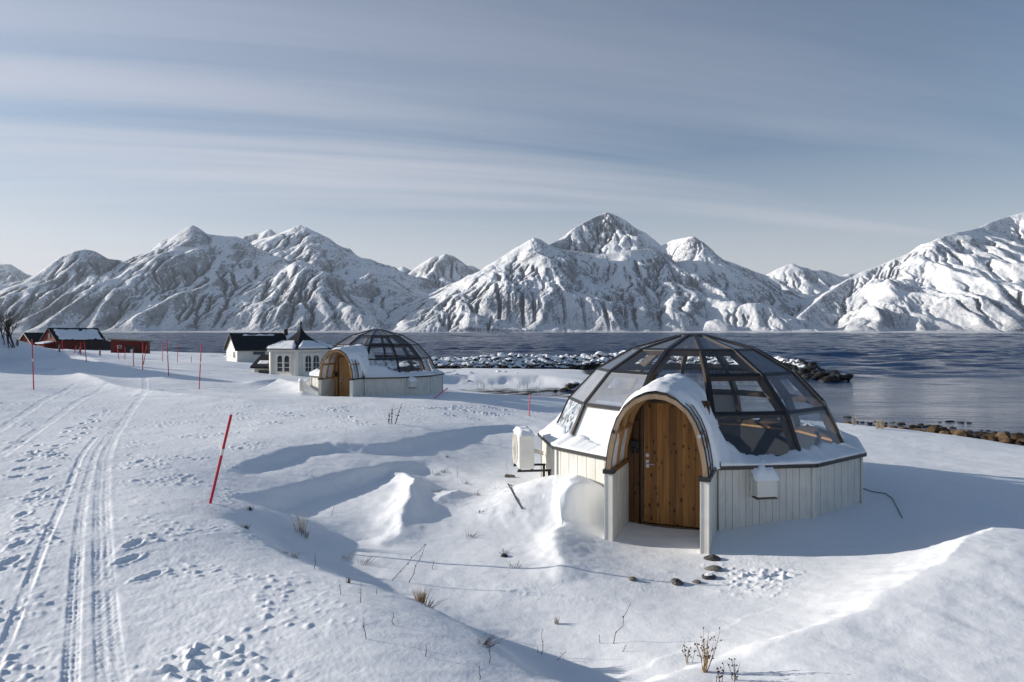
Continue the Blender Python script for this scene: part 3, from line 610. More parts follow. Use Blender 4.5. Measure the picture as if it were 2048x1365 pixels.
def igloo(label, c, rz, base, opt):
    root = empty('glass_igloo', (c[0], c[1], base), rz); tag(root, label, 'igloo', 'glass igloos on the snowy shore')
    warm = opt['warm']
    # --- outer wall: 12 facets of vertical boards (the porch facet is open)
    w = MB()
    for k in range(12):
        if k == 0: continue
        a = pol(30 * k - 15, RV - .03, 0); b = pol(30 * k + 15, RV - .03, 0); n = (a + b); n.z = 0; n.normalize()
        ai = a - n * .1; bi = b - n * .1
        w.hexa([(a.x, a.y, -.6), (b.x, b.y, -.6), (bi.x, bi.y, -.6), (ai.x, ai.y, -.6), (a.x, a.y, ZW - .02), (b.x, b.y, ZW - .02), (bi.x, bi.y, ZW - .02), (ai.x, ai.y, ZW - .02)])
        boards(w, a, b, -.6, ZW - .022, n)
        w.box(-.035, .035, -.012, .012, -.6, ZW - .024, M=Matrix.Translation(pol(30 * k + 15, RV - .002, 0)) @ Matrix.Rotation(R(30 * k + 15), 4, 'Z')) if k != 11 else None
    w.build('wall', m_white, root)
    cap = MB()
    for k in range(12):
        if k == 0: continue
        a = pol(30 * k - 15, RV + .045, ZW + .03); b = pol(30 * k + 15, RV + .045, ZW + .03)
        cap.beam(a, b, .07, .055)
        a2 = pol(30 * k - 15, RV - .13, ZW + .012); b2 = pol(30 * k + 15, RV - .13, ZW + .012); cap.beam(a2, b2, .32, .02)
    cap.build('wall_cap', m_black, root)
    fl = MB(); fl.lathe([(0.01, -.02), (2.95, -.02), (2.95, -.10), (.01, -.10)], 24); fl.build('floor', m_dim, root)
    inn = MB()
    for k in range(12):
        if k == 0: continue
        inn.beam(pol(30 * k - 15, 2.93, ZE - .1), pol(30 * k + 15, 2.93, ZE - .1), .16, .05)
    inn.build('inner_sill', m_warm, root)
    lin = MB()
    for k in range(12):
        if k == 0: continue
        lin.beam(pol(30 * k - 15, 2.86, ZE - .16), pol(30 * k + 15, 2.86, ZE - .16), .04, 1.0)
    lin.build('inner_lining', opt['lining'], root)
    # --- ribs
    for k in range(12):
        ph = 15 + 30 * k; rb = MB()
        for i in range(4):
            if k in (0, 11) and i == 3: pass
            a = pol(ph, *RING[i]); b = pol(ph, *RING[i + 1]); up = (b - a).cross(pol(ph + 90, 1, 0)); up = up if up.z > 0 else -up
            rb.beam(a, b, .09, .15, up, 0, -.012); rb.beam(a, b, .076, .02, up, 1, .006)
        rb.build('rib', [opt['timber'], m_black], root)
    for i in range(1, 5):
        g = MB(); r, z = RING[i]
        for k in range(12):
            if k == 0 and i >= 2: continue
            a = pol(15 + 30 * (k - 1), r - .008, z - .006); b = pol(15 + 30 * k, r - .008, z - .006)
            d = (b - a).normalized(); a = a + d * .036; b = b - d * .036
            mid = (a + b) / 2; s_ = pol(30 * k, 1, 0); e0 = RING[i - 1]; e1 = RING[min(4, i + 1)]
            t = Vector((0, 0, 0)) + s_ * (e1[0] - e0[0]); t.z = e1[1] - e0[1]; up = d.cross(t); up = up if up.dot(s_ + Vector((0, 0, .6))) > 0 else -up
            g.beam(a, b, .078, .11, up, 0, -.012); g.beam(a, b, .066, .02, up, 1, .005)
        g.build('ring_beam', [opt['timber'], m_black], root)
    h = MB(); h.lathe([(.02, 3.035), (.26, 3.03), (.35, 3.0), (.35, 2.95), (.26, 2.90), (.02, 2.90)], 12, a0=R(15)); h.build('crown_hub', m_black, root)
    # --- panes and blinds
    for i in range(4):
        for k in range(12):
            if k == 0 and i >= 2: continue
            p0, p1 = 15 + 30 * (k - 1), 15 + 30 * k
            q = [pol(p0, *RING[i + 1]), pol(p1, *RING[i + 1]), pol(p1, *RING[i]), pol(p0, *RING[i])]
            nrm = (q[1] - q[0]).cross(q[3] - q[0]).normalized()
            q = [v - nrm * .014 for v in q]
            kk = k - 12 if k > 6 else k
            mt = opt['panes'].get((i, kk), opt['top'] if i == 0 else m_glass)
            g = MB(); g.face(q); g.build('window_pane', mt, root)
            if (i, kk) in opt['blinds']:
                bl = MB(); ctr = sum(q, Vector()) / 4; qq = [v + (ctr - v) * .015 - nrm * .03 for v in q]; bl.hexa([v - nrm * .01 for v in qq] + qq); bl.build('blind', m_blind, root)
    # --- snow lying on the wall ledge against the glass
    rows = []
    nphi = 420
    for j in range(nphi + 1):
        ph = -180 + 360 * j / nphi
        if abs(ph) < 15.0: continue
        x, y = math.sin(R(ph)) * 3, math.cos(R(ph)) * 3
        n1 = float(fbm(np.array([x * 1.3 + opt['seed']]), np.array([y * 1.3]), 4, 81)[0]); n2 = float(fbm(np.array([x * 7]), np.array([y * 7 + opt['seed']]), 3, 83)[0])
        hh = opt['ledge'](ph) * (1 + .9 * n1) + .05 * n2
        ro = rface(ph) + .055 + .012 * n2; ri = rface(ph, 2.94) + .012
        row = [pol(ph, ro - .012, ZW + .02)]
        th = .05 + .045 * n1 + .02 * n2
        row.append(pol(ph, ro + .012, ZW + .045)); row.append(pol(ph, ro - .004, ZW + .03 + th * .75)); row.append(pol(ph, ro - .05, ZW + .035 + th * 1.05))
        for t in (.3, .5, .7, .85, 1.0):
            zt = ZW + .04 + th * 1.1 + (hh - .02) * t ** 1.4 * 1.0
            # stay outside the slanted glass
            gr = rface(ph, 2.922 - max(0, zt - ZE) * .465)
            row.append(pol(ph, min(ro - .05, (ro - .05) * (1 - t) + (gr + .01) * t + .02 * n2 * (t < 1)), zt))
        gr = rface(ph, 2.90 - max(0, row[-1].z - ZE) * .465); row.append(pol(ph, gr - .03, row[-1].z - .02))
        rows.append(row)
    a_ = MB(); nh = len(rows) // 2
    a_.grid(rows[nh:]); a_.grid(rows[:nh]); a_.build('ledge_snow', m_snow, root, True)
    # --- porch
    for s in (-1, 1):
        pw = MB(); s0 = .79
        x0, x1 = s * (s0 - .12), s * s0; y0, y1 = -LF, -2.98
        pw.box(min(x0, x1) + .016, max(x0, x1) - .016, y0 + .016, y1, -.7, ZW - .02)
        boards(pw, (x1 - s * .016, y0 + .05, 0), (x1 - s * .016, y1, 0), -.7, ZW - .022, (s, 0, 0), .1)
        boards(pw, (x0 + s * .016, y0 + .05, 0), (x0 + s * .016, y1, 0), -.7, ZW - .022, (-s, 0, 0), .1)
        wob = pw.build('porch_wall', m_white, root)
        po = MB(); xa, xb = sorted((s * (s0 + .006), s * (s0 - .126)))
        po.box(xa + .014, xb - .014, y0 - .012, y0 + .06, -.7, ZW - .019); po.box(xa, xa + .016, y0 - .02, y0 + .075, -.7, ZW - .018); po.box(xb - .016, xb, y0 - .02, y0 + .075, -.7, ZW - .018)
        po.build('post', m_paint, wob)
        pc = MB(); pc.box(xa - .02, xb + .02, y0 - .045, y0 + .1, ZW - .015, ZW + .05); pc.box(min(x1 + s * .02, x1 - s * .03), max(x1 + s * .02, x1 - s * .03), y0 + .1, y1, ZW - .013, ZW + .04)
        pc.build('cap_trim', m_black, wob)
        wi = MB(); wi.box(min(x0 - s * .015, x0 + s * .09), max(x0 - s * .015, x0 + s * .09), y0 + .1, y1, ZW - .012, ZW + .03); wi.build('inner_sill', opt['door_m'], wob)
    N = 48
    def arch(l0, l1, ins0, ins1, name, m):
        g = MB(); P = []
        for i in range(N + 1):
            u = -1 + 2 * i / N; s0_, z0_ = prof(u, ins0); s1_, z1_ = prof(u, ins1)
            P.append([Vector((s0_, -l0, z0_)), Vector((s0_, -l1, z0_)), Vector((s1_, -l1, z1_)), Vector((s1_, -l0, z1_))])
        g.grid(P, closed=True); g.f.append([0, 1, 2, 3]); g.m.append(0); b0 = len(g.v) - 4; g.f.append([b0 + 3, b0 + 2, b0 + 1, b0]); g.m.append(0)
        return g.build(name, m, root)
    arch(LF - .0, LF - .1, .012, .085, 'porch_arch', opt['arch']); arch(LF - .52, LF - .6, .012, .085, 'porch_arch', opt['arch2']); arch(LD + .0, LD + .08, .012, .1, 'porch_arch', opt['arch2'])
    for l in (LF - .02, LF - .3, LF - .56):
        arch(l, l - .026, -.008, .006, 'glazing_bar', m_black)
    gz = MB(); P = []
    for i in range(N + 1):
        u = -1 + 2 * i / N; s, z = prof(u); P.append([Vector((s, -l, z)) for l in (LF - .02, 3.4, 2.9, 2.4, 1.95)])
    gz.grid(P); gz.build('porch_glazing', m_glass, root)
    for u in (-.62, .62):
        s, z = prof(u, .03); bb = MB(); bb.beam((s, -LF + .05, z), (s, -LD, z), .06, .06, (s, 0, .5)); bb.build('purlin', opt['arch2'], root)
    for u in (-.62, .62):     # small clamps where the arch pieces join
        s, z = prof(u, .03); bb = MB(); bb.box(s - .022, s + .022, -LF - .008, -LF + .03, z - .03, z + .03); bevel(bb.build('arch_clamp', m_metal if u > 0 else m_black, root), .006)
    # door wall and door
    dw = MB(); nb = 15
    d0, d1, dt = -.40, .56, 2.03 + opt['sill']
    def top(s): 
        best = 0
        for i in range(200):
            q, z = prof(i / 199.0, .09)
            if q >= abs(s): best = max(best, z)
        return best
    for i in range(nb):
        a = -.665 + 1.33 * i / nb; b_ = a + 1.33 / nb - .006; m_ = (a + b_) / 2; tp = top(abs(m_) + .045)
        if b_ < d0 - .04 or a > d1 + .04: dw.box(a, b_, -LD - .02, -LD + .05, opt['sill'] - .4, tp)
        else: dw.box(a, b_, -LD - .02, -LD + .05, dt + .045, max(dt + .06, tp))
    dw.box(-.67, .67, -LD + .052, -LD + .07, opt['sill'] - .4, dt + .05); dw.build('door_wall', opt['board_m'], root)
    fr = MB(); fr.box(d0 - .045, d0 - .006, -LD - .035, -LD + .05, opt['sill'] - .1, dt + .04); fr.box(d1 + .006, d1 + .045, -LD - .035, -LD + .05, opt['sill'] - .1, dt + .04); fr.box(d0 - .006, d1 + .006, -LD - .034, -LD + .05, dt + .004, dt + .042); fr.box(d0 - .1, d1 + .1, -LD - .06, -LD + .05, opt['sill'] - .3, opt['sill'] - .012); fr.build('door_frame', m_timber, root)
    dr = MB(); nd_ = 9
    for i in range(nd_):
        a = d0 + (d1 - d0) * i / nd_; dr.box(a, a + (d1 - d0) / nd_ - .005, -LD - .028, -LD + .03, opt['sill'], dt)
    dr.box(d0, d1, -LD - .018, -LD + .028, opt['sill'] + .002, dt - .002)
    drr = dr.build('door', opt['door_m'], root)
    ha = MB(); ha.tube([(d0 + .06, -LD - .03, 1.0 + opt['sill']), (d0 + .06, -LD - .08, 1.0 + opt['sill']), (d0 + .19, -LD - .08, 1.0 + opt['sill'])], .011); ha.box(d0 + .035, d0 + .085, -LD - .036, -LD - .028, .93 + opt['sill'], 1.06 + opt['sill']); ha.build('handle', m_metal, drr)
    lk = MB(); lk.tube([(d0 + .06, -LD - .026, 1.14 + opt['sill']), (d0 + .06, -LD - .045, 1.14 + opt['sill'])], .032, 14); lk.build('lock', m_metal, drr)
    lb = MB(); zz_ = 1.26 + opt['sill']
    lb.box(-.62, -.47, -LD - .09, -LD - .02, zz_, zz_ + .12); lb.tube([(-.545, -LD - .055, zz_), (-.545, -LD - .055, zz_ - .1)], [.06, .045], 12); lb.box(-.575, -.545, -LD - .094, -LD - .088, zz_ - .03, zz_ - .02, 1)  # last box: white chip painted on as the lamp's glint
    bevel(lb.build('wall_lamp', [m_dark, m_paint], root), .012)
    pl = MB(); pl.box(-.1, .16, -LD - .032, -LD - .02, dt + .07, dt + .15); pl.build('name_plate', m_stonew, root)
    # snow on the porch roof
    rows = []
    nl, nu = 46, 90
    for a in range(nl + 1):
        l = LF - .03 - (LF - 1.82) * a / nl; row = []
        fr_ = a / nl
        for b_ in range(nu + 1):
            u = -1 + 2 * b_ / nu
            lo, hi = opt['psnow'](fr_)
            nz = float(fbm(np.array([l * 2.2 + opt['seed']]), np.array([u * 2.2]), 4, 91)[0]); n2 = float(fbm(np.array([l * 8]), np.array([u * 8 + opt['seed']]), 3, 93)[0])
            th = opt['pth'](fr_, u) * (1 + .5 * nz) + .02 * n2
            e = min((u - lo) / .14, (hi - u) / .10) + .8 * nz * .5 + .4 * n2
            th *= float(np.clip(e, -1, 1)) if e < 1 else 1
            if fr_ < .08: th *= max(.35, fr_ / .08)
            th = max(th, -.05)
            s, z = prof(max(-.999, min(.999, u))); s2, z2 = prof(max(-.999, min(.999, u)), .1); nn = Vector((s - s2, 0, z - z2)); nn = nn.normalized() if nn.length > 1e-6 else Vector((0, 0, 1))
            nn = (nn + Vector((0, 0, .6 if abs(u) < .7 else .1))).normalized()
            pt = Vector((s, -l, z)) + nn * th
            row.append(pt)
        rows.append(row)
    g = MB(); g.grid(rows); g.build('porch_snow', m_snow, root, True)
    # vent box on the wall
    k = opt['vent'][0]; off = opt['vent'][1]
    n = pol(30 * k, 1, 0); t = pol(30 * k + 90, 1, 0); ctr = n * (RV * math.cos(R(15)) + .02) + t * off
    M = Matrix((( t.x, n.x, 0, ctr.x), (t.y, n.y, 0, ctr.y), (0, 0, 1, 0), (0, 0, 0, 1)))
    vb = MB(); vb.box(-.19, .19, -.02, .02, .36, .86, 0, M)
    vbx = vb.build('vent_box', m_paint, root)
    hd = MB(); hd.hexa([M @ Vector(q) for q in ((-.17, .02, .40), (.17, .02, .40), (.17, .20, .41), (-.17, .20, .41), (-.17, .02, .74), (.17, .02, .74), (.17, .18, .71), (-.17, .18, .71))]); bevel(hd.build('hood', m_paint, vbx), .01)
    bt = MB(); bt.box(-.18, .18, .02, .20, .375, .393, 0, M); bt.build('bottom_plate', m_stonew, vbx)
    sc = MB(); P = []
    for i in range(9):
        row = []
        for j in range(7):
            x = -.21 + .42 * i / 8; y = -.03 + .24 * j / 6
            ed = min(i, 8 - i, 6 - j, 3) / 3
            row.append(M @ Vector((x, y, .745 + .16 * (1 - j / 6) + (.035 + .03 * math.sin(i * 1.7 + j)) * ed - .02 * (j > 4) - (.05 if ed == 0 else 0))))
        P.append(row)
    sc.grid(P); sc.build('snow_cap', m_snow, vbx, True)
    return root

def led1(ph):
    v = .11 + .08 * math.exp(-((ph - 55) / 14) ** 2) + .12 * math.exp(-((ph + 60) / 22) ** 2) + .5 * math.exp(-((ph + 86) / 7) ** 2)
    return v - .08 * math.exp(-((ph - 38) / 8) ** 2) + .30 * math.exp(-((ph - 12) / 7) ** 2)
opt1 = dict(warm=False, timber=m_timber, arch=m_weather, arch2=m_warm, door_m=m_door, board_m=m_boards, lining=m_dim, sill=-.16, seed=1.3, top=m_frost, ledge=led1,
    panes={(3, -2): m_ice, (3, -3): m_ice, (2, -2): m_skysheen, (2, -1): m_skysheen, (1, 2): m_frost, (1, -2): m_frost, (2, 2): m_frost, (3, 2): m_frost}, blinds={(3, -1), (3, 6)},
    psnow=lambda f: (-.66 + .16 * f, (.30 if f < .22 else .30 + 1.0 * (f - .22) / .2) if f < .42 else (1.3 if f < .55 else max(.44, 1.3 - 5.5 * (f - .55)))), pth=lambda f, u: .045 + .065 * math.exp(-((u + .05) / .35) ** 2) + .07 * f * (1 - .5 * abs(u)), vent=(1, -.10))
g1 = igloo('large near glass igloo with a dark brown pine door and brown timber ribs', IG1, RZ1, CZ - 3.07, opt1)
def led2(ph): return .13 + .40 * math.exp(-((ph - 24) / 15) ** 2) + .2 * math.exp(-((ph + 30) / 20) ** 2)
opt2 = dict(warm=True, timber=m_timber, arch=m_warm, arch2=m_warm, door_m=m_warm, board_m=m_warm, lining=m_warm, sill=-.25, seed=5.1, top=m_frost, ledge=led2,
    panes={(1, -1): m_frost, (1, 0): m_frost, (2, 3): m_frost, (3, 3): m_frost, (1, 3): m_frost, (3, 1): m_ice, (2, 4): m_frost}, blinds={(2, 4), (3, 4)},
    psnow=lambda f: (-.5, .5 + 1.0 * max(0, f - .35) / .3 if f < .65 else 1.3), pth=lambda f, u: .09 + .10 * f * math.exp(-((u) / .6) ** 2), vent=(2, -.35))
g2 = igloo('smaller looking far glass igloo with a light honey pine porch beside the white pavilion', IG2, RZ2, CZ - 2.9, opt2)
# ------------------------------------------------------------------ boulders
def boulder_mesh(name, m, seed, flat=.72, ncut=10):
    import bmesh
    r = random.Random(seed); bm = bmesh.new(); bmesh.ops.create_icosphere(bm, subdivisions=2, radius=1)
    cuts = []
    for i in range(ncut):
        n = Vector((r.gauss(0, 1), r.gauss(0, 1), r.gauss(0, .8))).normalized(); cuts.append((n, r.uniform(.55, .85)))
    for v in bm.verts:
        p = v.co.copy()
        for n, d in cuts:
            e = p.dot(n) - d
            if e > 0: p -= n * e * .9
        p *= 1 + .05 * float(perlin(np.array([p.x * 3 + seed]), np.array([p.y * 3 + p.z * 2]), 5)[0])
        p.z *= flat; v.co = p
    me = bpy.data.meshes.new(name); bm.to_mesh(me); bm.free(); me.materials.append(m)
    return me
def rock_mat(name, cols, snow, lowdark=False, rough=.85):
    m, nt, b = mat(name); w = coords(nt, 'World'); g = nd(nt, 'ShaderNodeNewGeometry')
    n = noise(nt, w, 2.2, 6, .65); n2 = noise(nt, w, 9, 4, .6)
    ob = nd(nt, 'ShaderNodeObjectInfo').outputs['Random']
    f = math_(nt, 'ADD', math_(nt, 'MULTIPLY', n, .7), math_(nt, 'MULTIPLY', ob, .3))
    c = ramp(nt, f, cols)
    if snow is not None:
        s = nd(nt, 'ShaderNodeSeparateXYZ'); L(nt, g.outputs['Normal'], s.inputs[0])
        p = nd(nt, 'ShaderNodeSeparateXYZ'); L(nt, g.outputs['Position'], p.inputs[0])
        k = math_(nt, 'ADD', s.outputs[2], math_(nt, 'MULTIPLY', math_(nt, 'SUBTRACT', n, .5), 1.2))
        k = math_(nt, 'ADD', k, math_(nt, 'MULTIPLY', math_(nt, 'SUBTRACT', ob, .5), .5))
        k = ramp(nt, k, [(snow, 0.0), (snow + .12, 1.0)])
        if lowdark: k = math_(nt, 'MULTIPLY', k, ramp(nt, math_(nt, 'ADD', p.outputs[2], math_(nt, 'MULTIPLY', n2, .35)), [(.62, 0.0), (.9, 1.0)]))
        c = mixc(nt, k, c, SNOWC)
    L(nt, c, b.inputs['Base Color']); b.inputs['Roughness'].default_value = rough; b.inputs['Specular IOR Level'].default_value = .25
    bump(nt, b, n2, .5, .05); return m
m_rockbw = rock_mat('breakwater_rock', [(.3, (.012, .012, .014)), (.55, (.03, .028, .026)), (.75, (.09, .08, .06))], .06, True)
m_rockwet = rock_mat('wet_rock', [(.3, (.006, .006, .007)), (.6, (.018, .017, .016)), (.8, (.04, .035, .03))], None, False, .45)
m_rockshore = rock_mat('shore_rock', [(.28, (.02, .014, .008)), (.48, (.085, .055, .028)), (.62, (.17, .115, .06)), (.8, (.27, .21, .14))], None)
m_weed = rock_mat('weedy_rock', [(.3, (.008, .007, .004)), (.6, (.03, .022, .01)), (.8, (.07, .05, .02))], None)
m_stone = rock_mat('snowy_stone', [(.3, (.05, .05, .052)), (.55, (.15, .145, .13)), (.75, (.27, .23, .16))], 1.0)
m_stonedk = rock_mat('dark_stone', [(.3, (.03, .032, .036)), (.7, (.075, .075, .08))], .98)
bwm = [boulder_mesh('boulder', m_rockbw, 100 + i) for i in range(7)]
wetm = [boulder_mesh('boulder', m_rockwet, 120 + i) for i in range(4)]
shm = [boulder_mesh('boulder', m_rockshore, 140 + i) for i in range(7)]
wdm = [boulder_mesh('boulder', m_weed, 160 + i, .5) for i in range(4)]
def rock(me, x, y, z, s, label, group, cat='boulder', name='boulder', sx=1):
    o = bpy.data.objects.new(name, me); COL.objects.link(o); o.location = (x, y, z)
    o.rotation_euler = (random.uniform(-.3, .3), random.uniform(-.3, .3), random.uniform(0, 6.28)); o.scale = (s * random.uniform(.9, 1.3) * sx, s * random.uniform(.8, 1.1), s * random.uniform(.75, 1.05))
    tag(o, label, cat, group); return o
random.seed(21)
seg = []; tot = 0
for i in range(len(BW) - 1):
    l = math.hypot(BW[i + 1][0] - BW[i][0], BW[i + 1][1] - BW[i][1]); seg.append((tot, l, i)); tot += l
for n in range(280):
    d = tot * (n + random.random()) / 280
    for s0, l, i in seg:
        if s0 <= d <= s0 + l: break
    t = (d - s0) / l; ax, ay, aA = BW[i]; bx, by, bA = BW[i + 1]
    nx, ny = (by - ay) / l, -(bx - ax) / l
    side = random.choice((-.6, -.2, .1, .35, .6, 1, .85)) * 3.0 * random.uniform(.5, 1)
    x = ax + (bx - ax) * t + nx * side; y = ay + (by - ay) * t + ny * side
    sc = random.uniform(.34, .66) * (1.35 if 12 < x < 25 else 1)
    end = d > tot - 12
    zz = tz(x, y) + CZ
    rock(random.choice(wetm) if end and zz < 1.2 else random.choice(bwm), x, y, max(zz, -.1) + sc * random.uniform(.0, .3), sc,
         'black wet boulder at the bare end of the breakwater' if end and zz < 1.2 else 'snow capped dark boulder piled along the breakwater across the inlet', 'breakwater boulders', 'boulder', 'breakwater_boulder')
rock(wetm[1], 31.6, 67.6, .02, .75, 'lone black rock in the water just off the tip of the breakwater', None, sx=1.5)
for x, y, s in ((33.2, 70, .8), (32.6, 71.5, .9), (33.8, 72, 1.0), (33.4, 73.5, 1.0), (32.9, 68.8, .55), (34.2, 69.5, .6), (32.5, 75, 1.0), (34, 76, 1.0)):
    rock(random.choice(wetm), x, y, .25, s, 'black wet boulder at the bare end of the breakwater', 'breakwater boulders', 'boulder', 'breakwater_boulder')
# the shore at the right: brown boulders between the snow edge and the weedy waterline
def edge_pt(px, py, z): X, Y = gp(px, py, z); return X, Y
top_l = [edge_pt(px, py, -4.25) for px, py in ((1690, 846), (1760, 853), (1830, 864), (1900, 872), (1980, 884), (2060, 894), (2150, 905))]
bot_l = [edge_pt(px, py, -4.85) for px, py in ((1690, 838), (1760, 841), (1830, 846), (1900, 852), (1980, 860), (2060, 868), (2150, 878))]
for n in range(270):
    q = random.random() ** .85 * 5.99; i = int(q); f = q - i; v = random.random()
    x = (top_l[i][0] * (1 - f) + top_l[i + 1][0] * f) * (1 - v) + (bot_l[i][0] * (1 - f) + bot_l[i + 1][0] * f) * v
    y = (top_l[i][1] * (1 - f) + top_l[i + 1][1] * f) * (1 - v) + (bot_l[i][1] * (1 - f) + bot_l[i + 1][1] * f) * v
    s = random.uniform(.15, .42) * (.6 + .65 * q / 6) * (1.1 - .5 * v)
    weed = v > .62 + .1 * random.random()
    rock(random.choice(wdm if weed else shm), x, y, max(tz(x, y) + CZ, -.05) + s * random.uniform(.1, .4), s,
         'dark weed covered rock along the waterline' if weed else 'brown boulder on the bare strip of shore at the right', 'shore rocks', 'boulder', 'shore_boulder')
def rubble(name, n, pts_fn, smin, smax, meshes, m):      # the small stuff between the boulders
    vs, fs = [], []; tmp = []
    for me in meshes:
        co = np.array([v.co[:] for v in me.vertices]); tmp.append((co, [list(p.vertices) for p in me.polygons]))
    for i in range(n):
        x, y = pts_fn(); co, pf = random.choice(tmp); sc = random.uniform(smin, smax); a = random.uniform(0, 6.28)
        rot = np.array([[math.cos(a), -math.sin(a), 0], [math.sin(a), math.cos(a), 0], [0, 0, 1]])
        c = (co * np.array([random.uniform(.8, 1.3), random.uniform(.8, 1.2), random.uniform(.7, 1.1)]) * sc) @ rot.T + np.array([x, y, tz(x, y) + CZ + sc * random.uniform(-.1, .3)])
        b0 = sum(len(q) for q in vs); vs.append(c); fs += [[k + b0 for k in f] for f in pf]
    me = bpy.data.meshes.new(name); me.from_pydata(np.concatenate(vs).tolist(), [], fs); me.materials.append(m)
    o = bpy.data.objects.new(name, me); COL.objects.link(o); return structure(o, 'stuff')
def bw_pt():
    d = random.random() * (tot - 8)
    for s0, l, i in seg:
        if s0 <= d <= s0 + l: break
    t = (d - s0) / l; ax, ay, aA = BW[i]; bx, by, bA = BW[i + 1]; nx, ny = (by - ay) / l, -(bx - ax) / l; side = random.uniform(-1.5, 4.0)
    return ax + (bx - ax) * t + nx * side, ay + (by - ay) * t + ny * side
def sh_pt():
    q = random.random() ** .9 * 5.99; i = int(q); f = q - i; v = random.random() * 1.1
    return tuple((top_l[i][k] * (1 - f) + top_l[i + 1][k] * f) * (1 - v) + (bot_l[i][k] * (1 - f) + bot_l[i + 1][k] * f) * v for k in (0, 1))
rubble('rubble', 900, bw_pt, .15, .42, bwm[:3], m_rockbw); rubble('pebbles', 1700, sh_pt, .06, .19, shm[:3], m_rockshore)
for (px, py, s) in ((1900, 843, .16), (1922, 845, .13), (1940, 846, .1), (1880, 844, .09), (1695, 834, .14)):
    X, Y = gp(px, py, -4.88); rock(random.choice(wdm), X, Y, .0, s, 'low dark skerry just breaking the water off the shore', 'skerries', 'rock', 'skerry', 1.8)
# rocks showing through the bank behind the near igloo
for (px, py, s) in ((1150, 770, .5), (1140, 776, .55), (1165, 780, .6), (1128, 782, .4), (1175, 772, .5), (1110, 784, .3)):
    x, y, z = place(px, py); rock(random.choice(bwm), x, y, z, s, 'dark half buried rock in the bank left of the near dome', 'rocks in the snow bank', 'rock', 'rock')
for (px, py, s) in ((913, 750, .25), (942, 748, .3), (996, 744, .35), (1010, 745, .25), (1033, 747, .2), (1165, 739, .5), (1120, 738, .3), (936, 764, .22)):
    x, y, z = place(px, py); rock(random.choice(bwm), x, y, z, s, 'small dark stone on the lip of the snow bank by the inlet', 'stones on the bank', 'rock', 'rock')
# stones by the near igloo door
stn = [boulder_mesh('stone', m_stone, 180 + i, .6, 3) for i in range(3)]; std = boulder_mesh('stone', m_stonedk, 190, .6, 2)
for (px, py, s, me, lab) in ((1424, 1116, .115, stn[0], 'grey snow dusted stone farthest up of the three by the door post'), (1427, 1137, .10, stn[1], 'tan stone in the middle of the row by the door post'), (1417, 1151, .10, std, 'smooth dark rounded stone nearest the camera below the door post'),
        (1355, 1163, .09, stn[2], 'flat ochre stone half sunk in the snow below the porch'), (1392, 1160, .06, stn[0], 'sliver of brown stone between the flat ochre stone and the dark stone'), (1266, 1160, .06, stn[1], 'thin stone barely showing in the snow left of the ochre one'), (1008, 1110, .06, std, 'small dark stone in the hollow left of the porch')):
    x, y, z = place(px, py + 4); o = rock(me, x, y, z + s * .12, s, lab, None, 'stone', 'stone', 1.1)

# ------------------------------------------------------------------ red snow poles
def pole(top, bot, label, mt=m_red, rad=.021, band=True, Yadd=0, lean=None):
    x, y, z = place(*bot); zt = (HZ - top[1]) / F * y + CZ; xt = (top[0] - 1024) / F * y
    root = empty('snow_pole', (x, y, z)); tag(root, label, 'snow pole', 'red snow marker poles')
    v = Vector((xt - x, random.uniform(-.04, .04), zt - z)); b0 = -v.normalized() * .25
    g = MB(); g.tube([b0, v * .5], rad, 10); g.tube([v * .5, v], rad, 10); g.build('shaft', mt, root, False)
    if band:
        g = MB(); c = v * .58; d = v.normalized() * min(.05, v.length * .04); g.tube([c - d, c + d], rad * 1.12, 10); g.build('reflector', m_paint, root)
    return root
pole((462, 830), (420, 1006), 'nearest red snow pole leaning right beside the snow track')
pole((64, 678), (67, 781), 'tall upright red pole at the left edge above the track')
pole((402, 688), (398, 778), 'red pole left of the white pavilion, nearest to the rough snow edge')
pole((334, 678), (337, 752), 'red pole second in from the white house, tilted slightly left')
pole((285, 685), (285, 741), 'straight red pole just right of the red shed', rad=.025)
pole((294, 690), (286.5, 731), 'red pole leaning right behind the straight one by the shed', rad=.025, band=False)
pole((265.7, 695), (267, 734), 'thin red pole in front of the right end of the shed', rad=.024, band=False)
pole((168, 684), (172.5, 726.5), 'thin dark red pole in front of the long red barn wall', rad=.024, band=False)
pole((152.7, 692), (147, 708.5), 'short red pole leaning right before the barn', rad=.026, band=False)
pole((162, 686), (161, 711), 'red pole upright in front of the middle of the barn', rad=.024, band=False)
pole((233.6, 690.6), (238, 720), 'pale pole leaning left before the shed end', m_pink, .024, False)
pole((249.8, 695), (249.3, 718.7), 'red pole before the middle of the shed', rad=.024, band=False)
pole((324.6, 686), (325, 723), 'faded pink pole standing against the sea', m_pink, .024, False)
pole((356, 689), (354.5, 725.5), 'thin grey red pole farther off against the sea', rad=.02, band=False)
pole((382.5, 713), (382.3, 725.5), 'small far red pole near the snow crest', rad=.02, band=False)
pole((16, 678), (16.4, 695), 'red pole by the bare shrub at the far left', rad=.028, band=False)
pole((124.7, 680.5), (124.7, 700), 'red pole in front of the barn by its gable corner', rad=.026, band=False)
pole((1060, 789), (1058, 834), 'pinkish red pole standing alone left of the near dome', m_pink, .022, False)
# the fallen one by the far igloo
x, y, z = place(865, 797); x2, y2 = x + .62, y + 1.1
root = empty('snow_pole', (x, y, z)); tag(root, 'red pole fallen over beside the far igloo', 'snow pole', 'red snow marker poles')
g = MB(); g.tube([(0, 0, -.05), (.62, .35, .42)], .022, 10); g.build('shaft', m_pink, root)

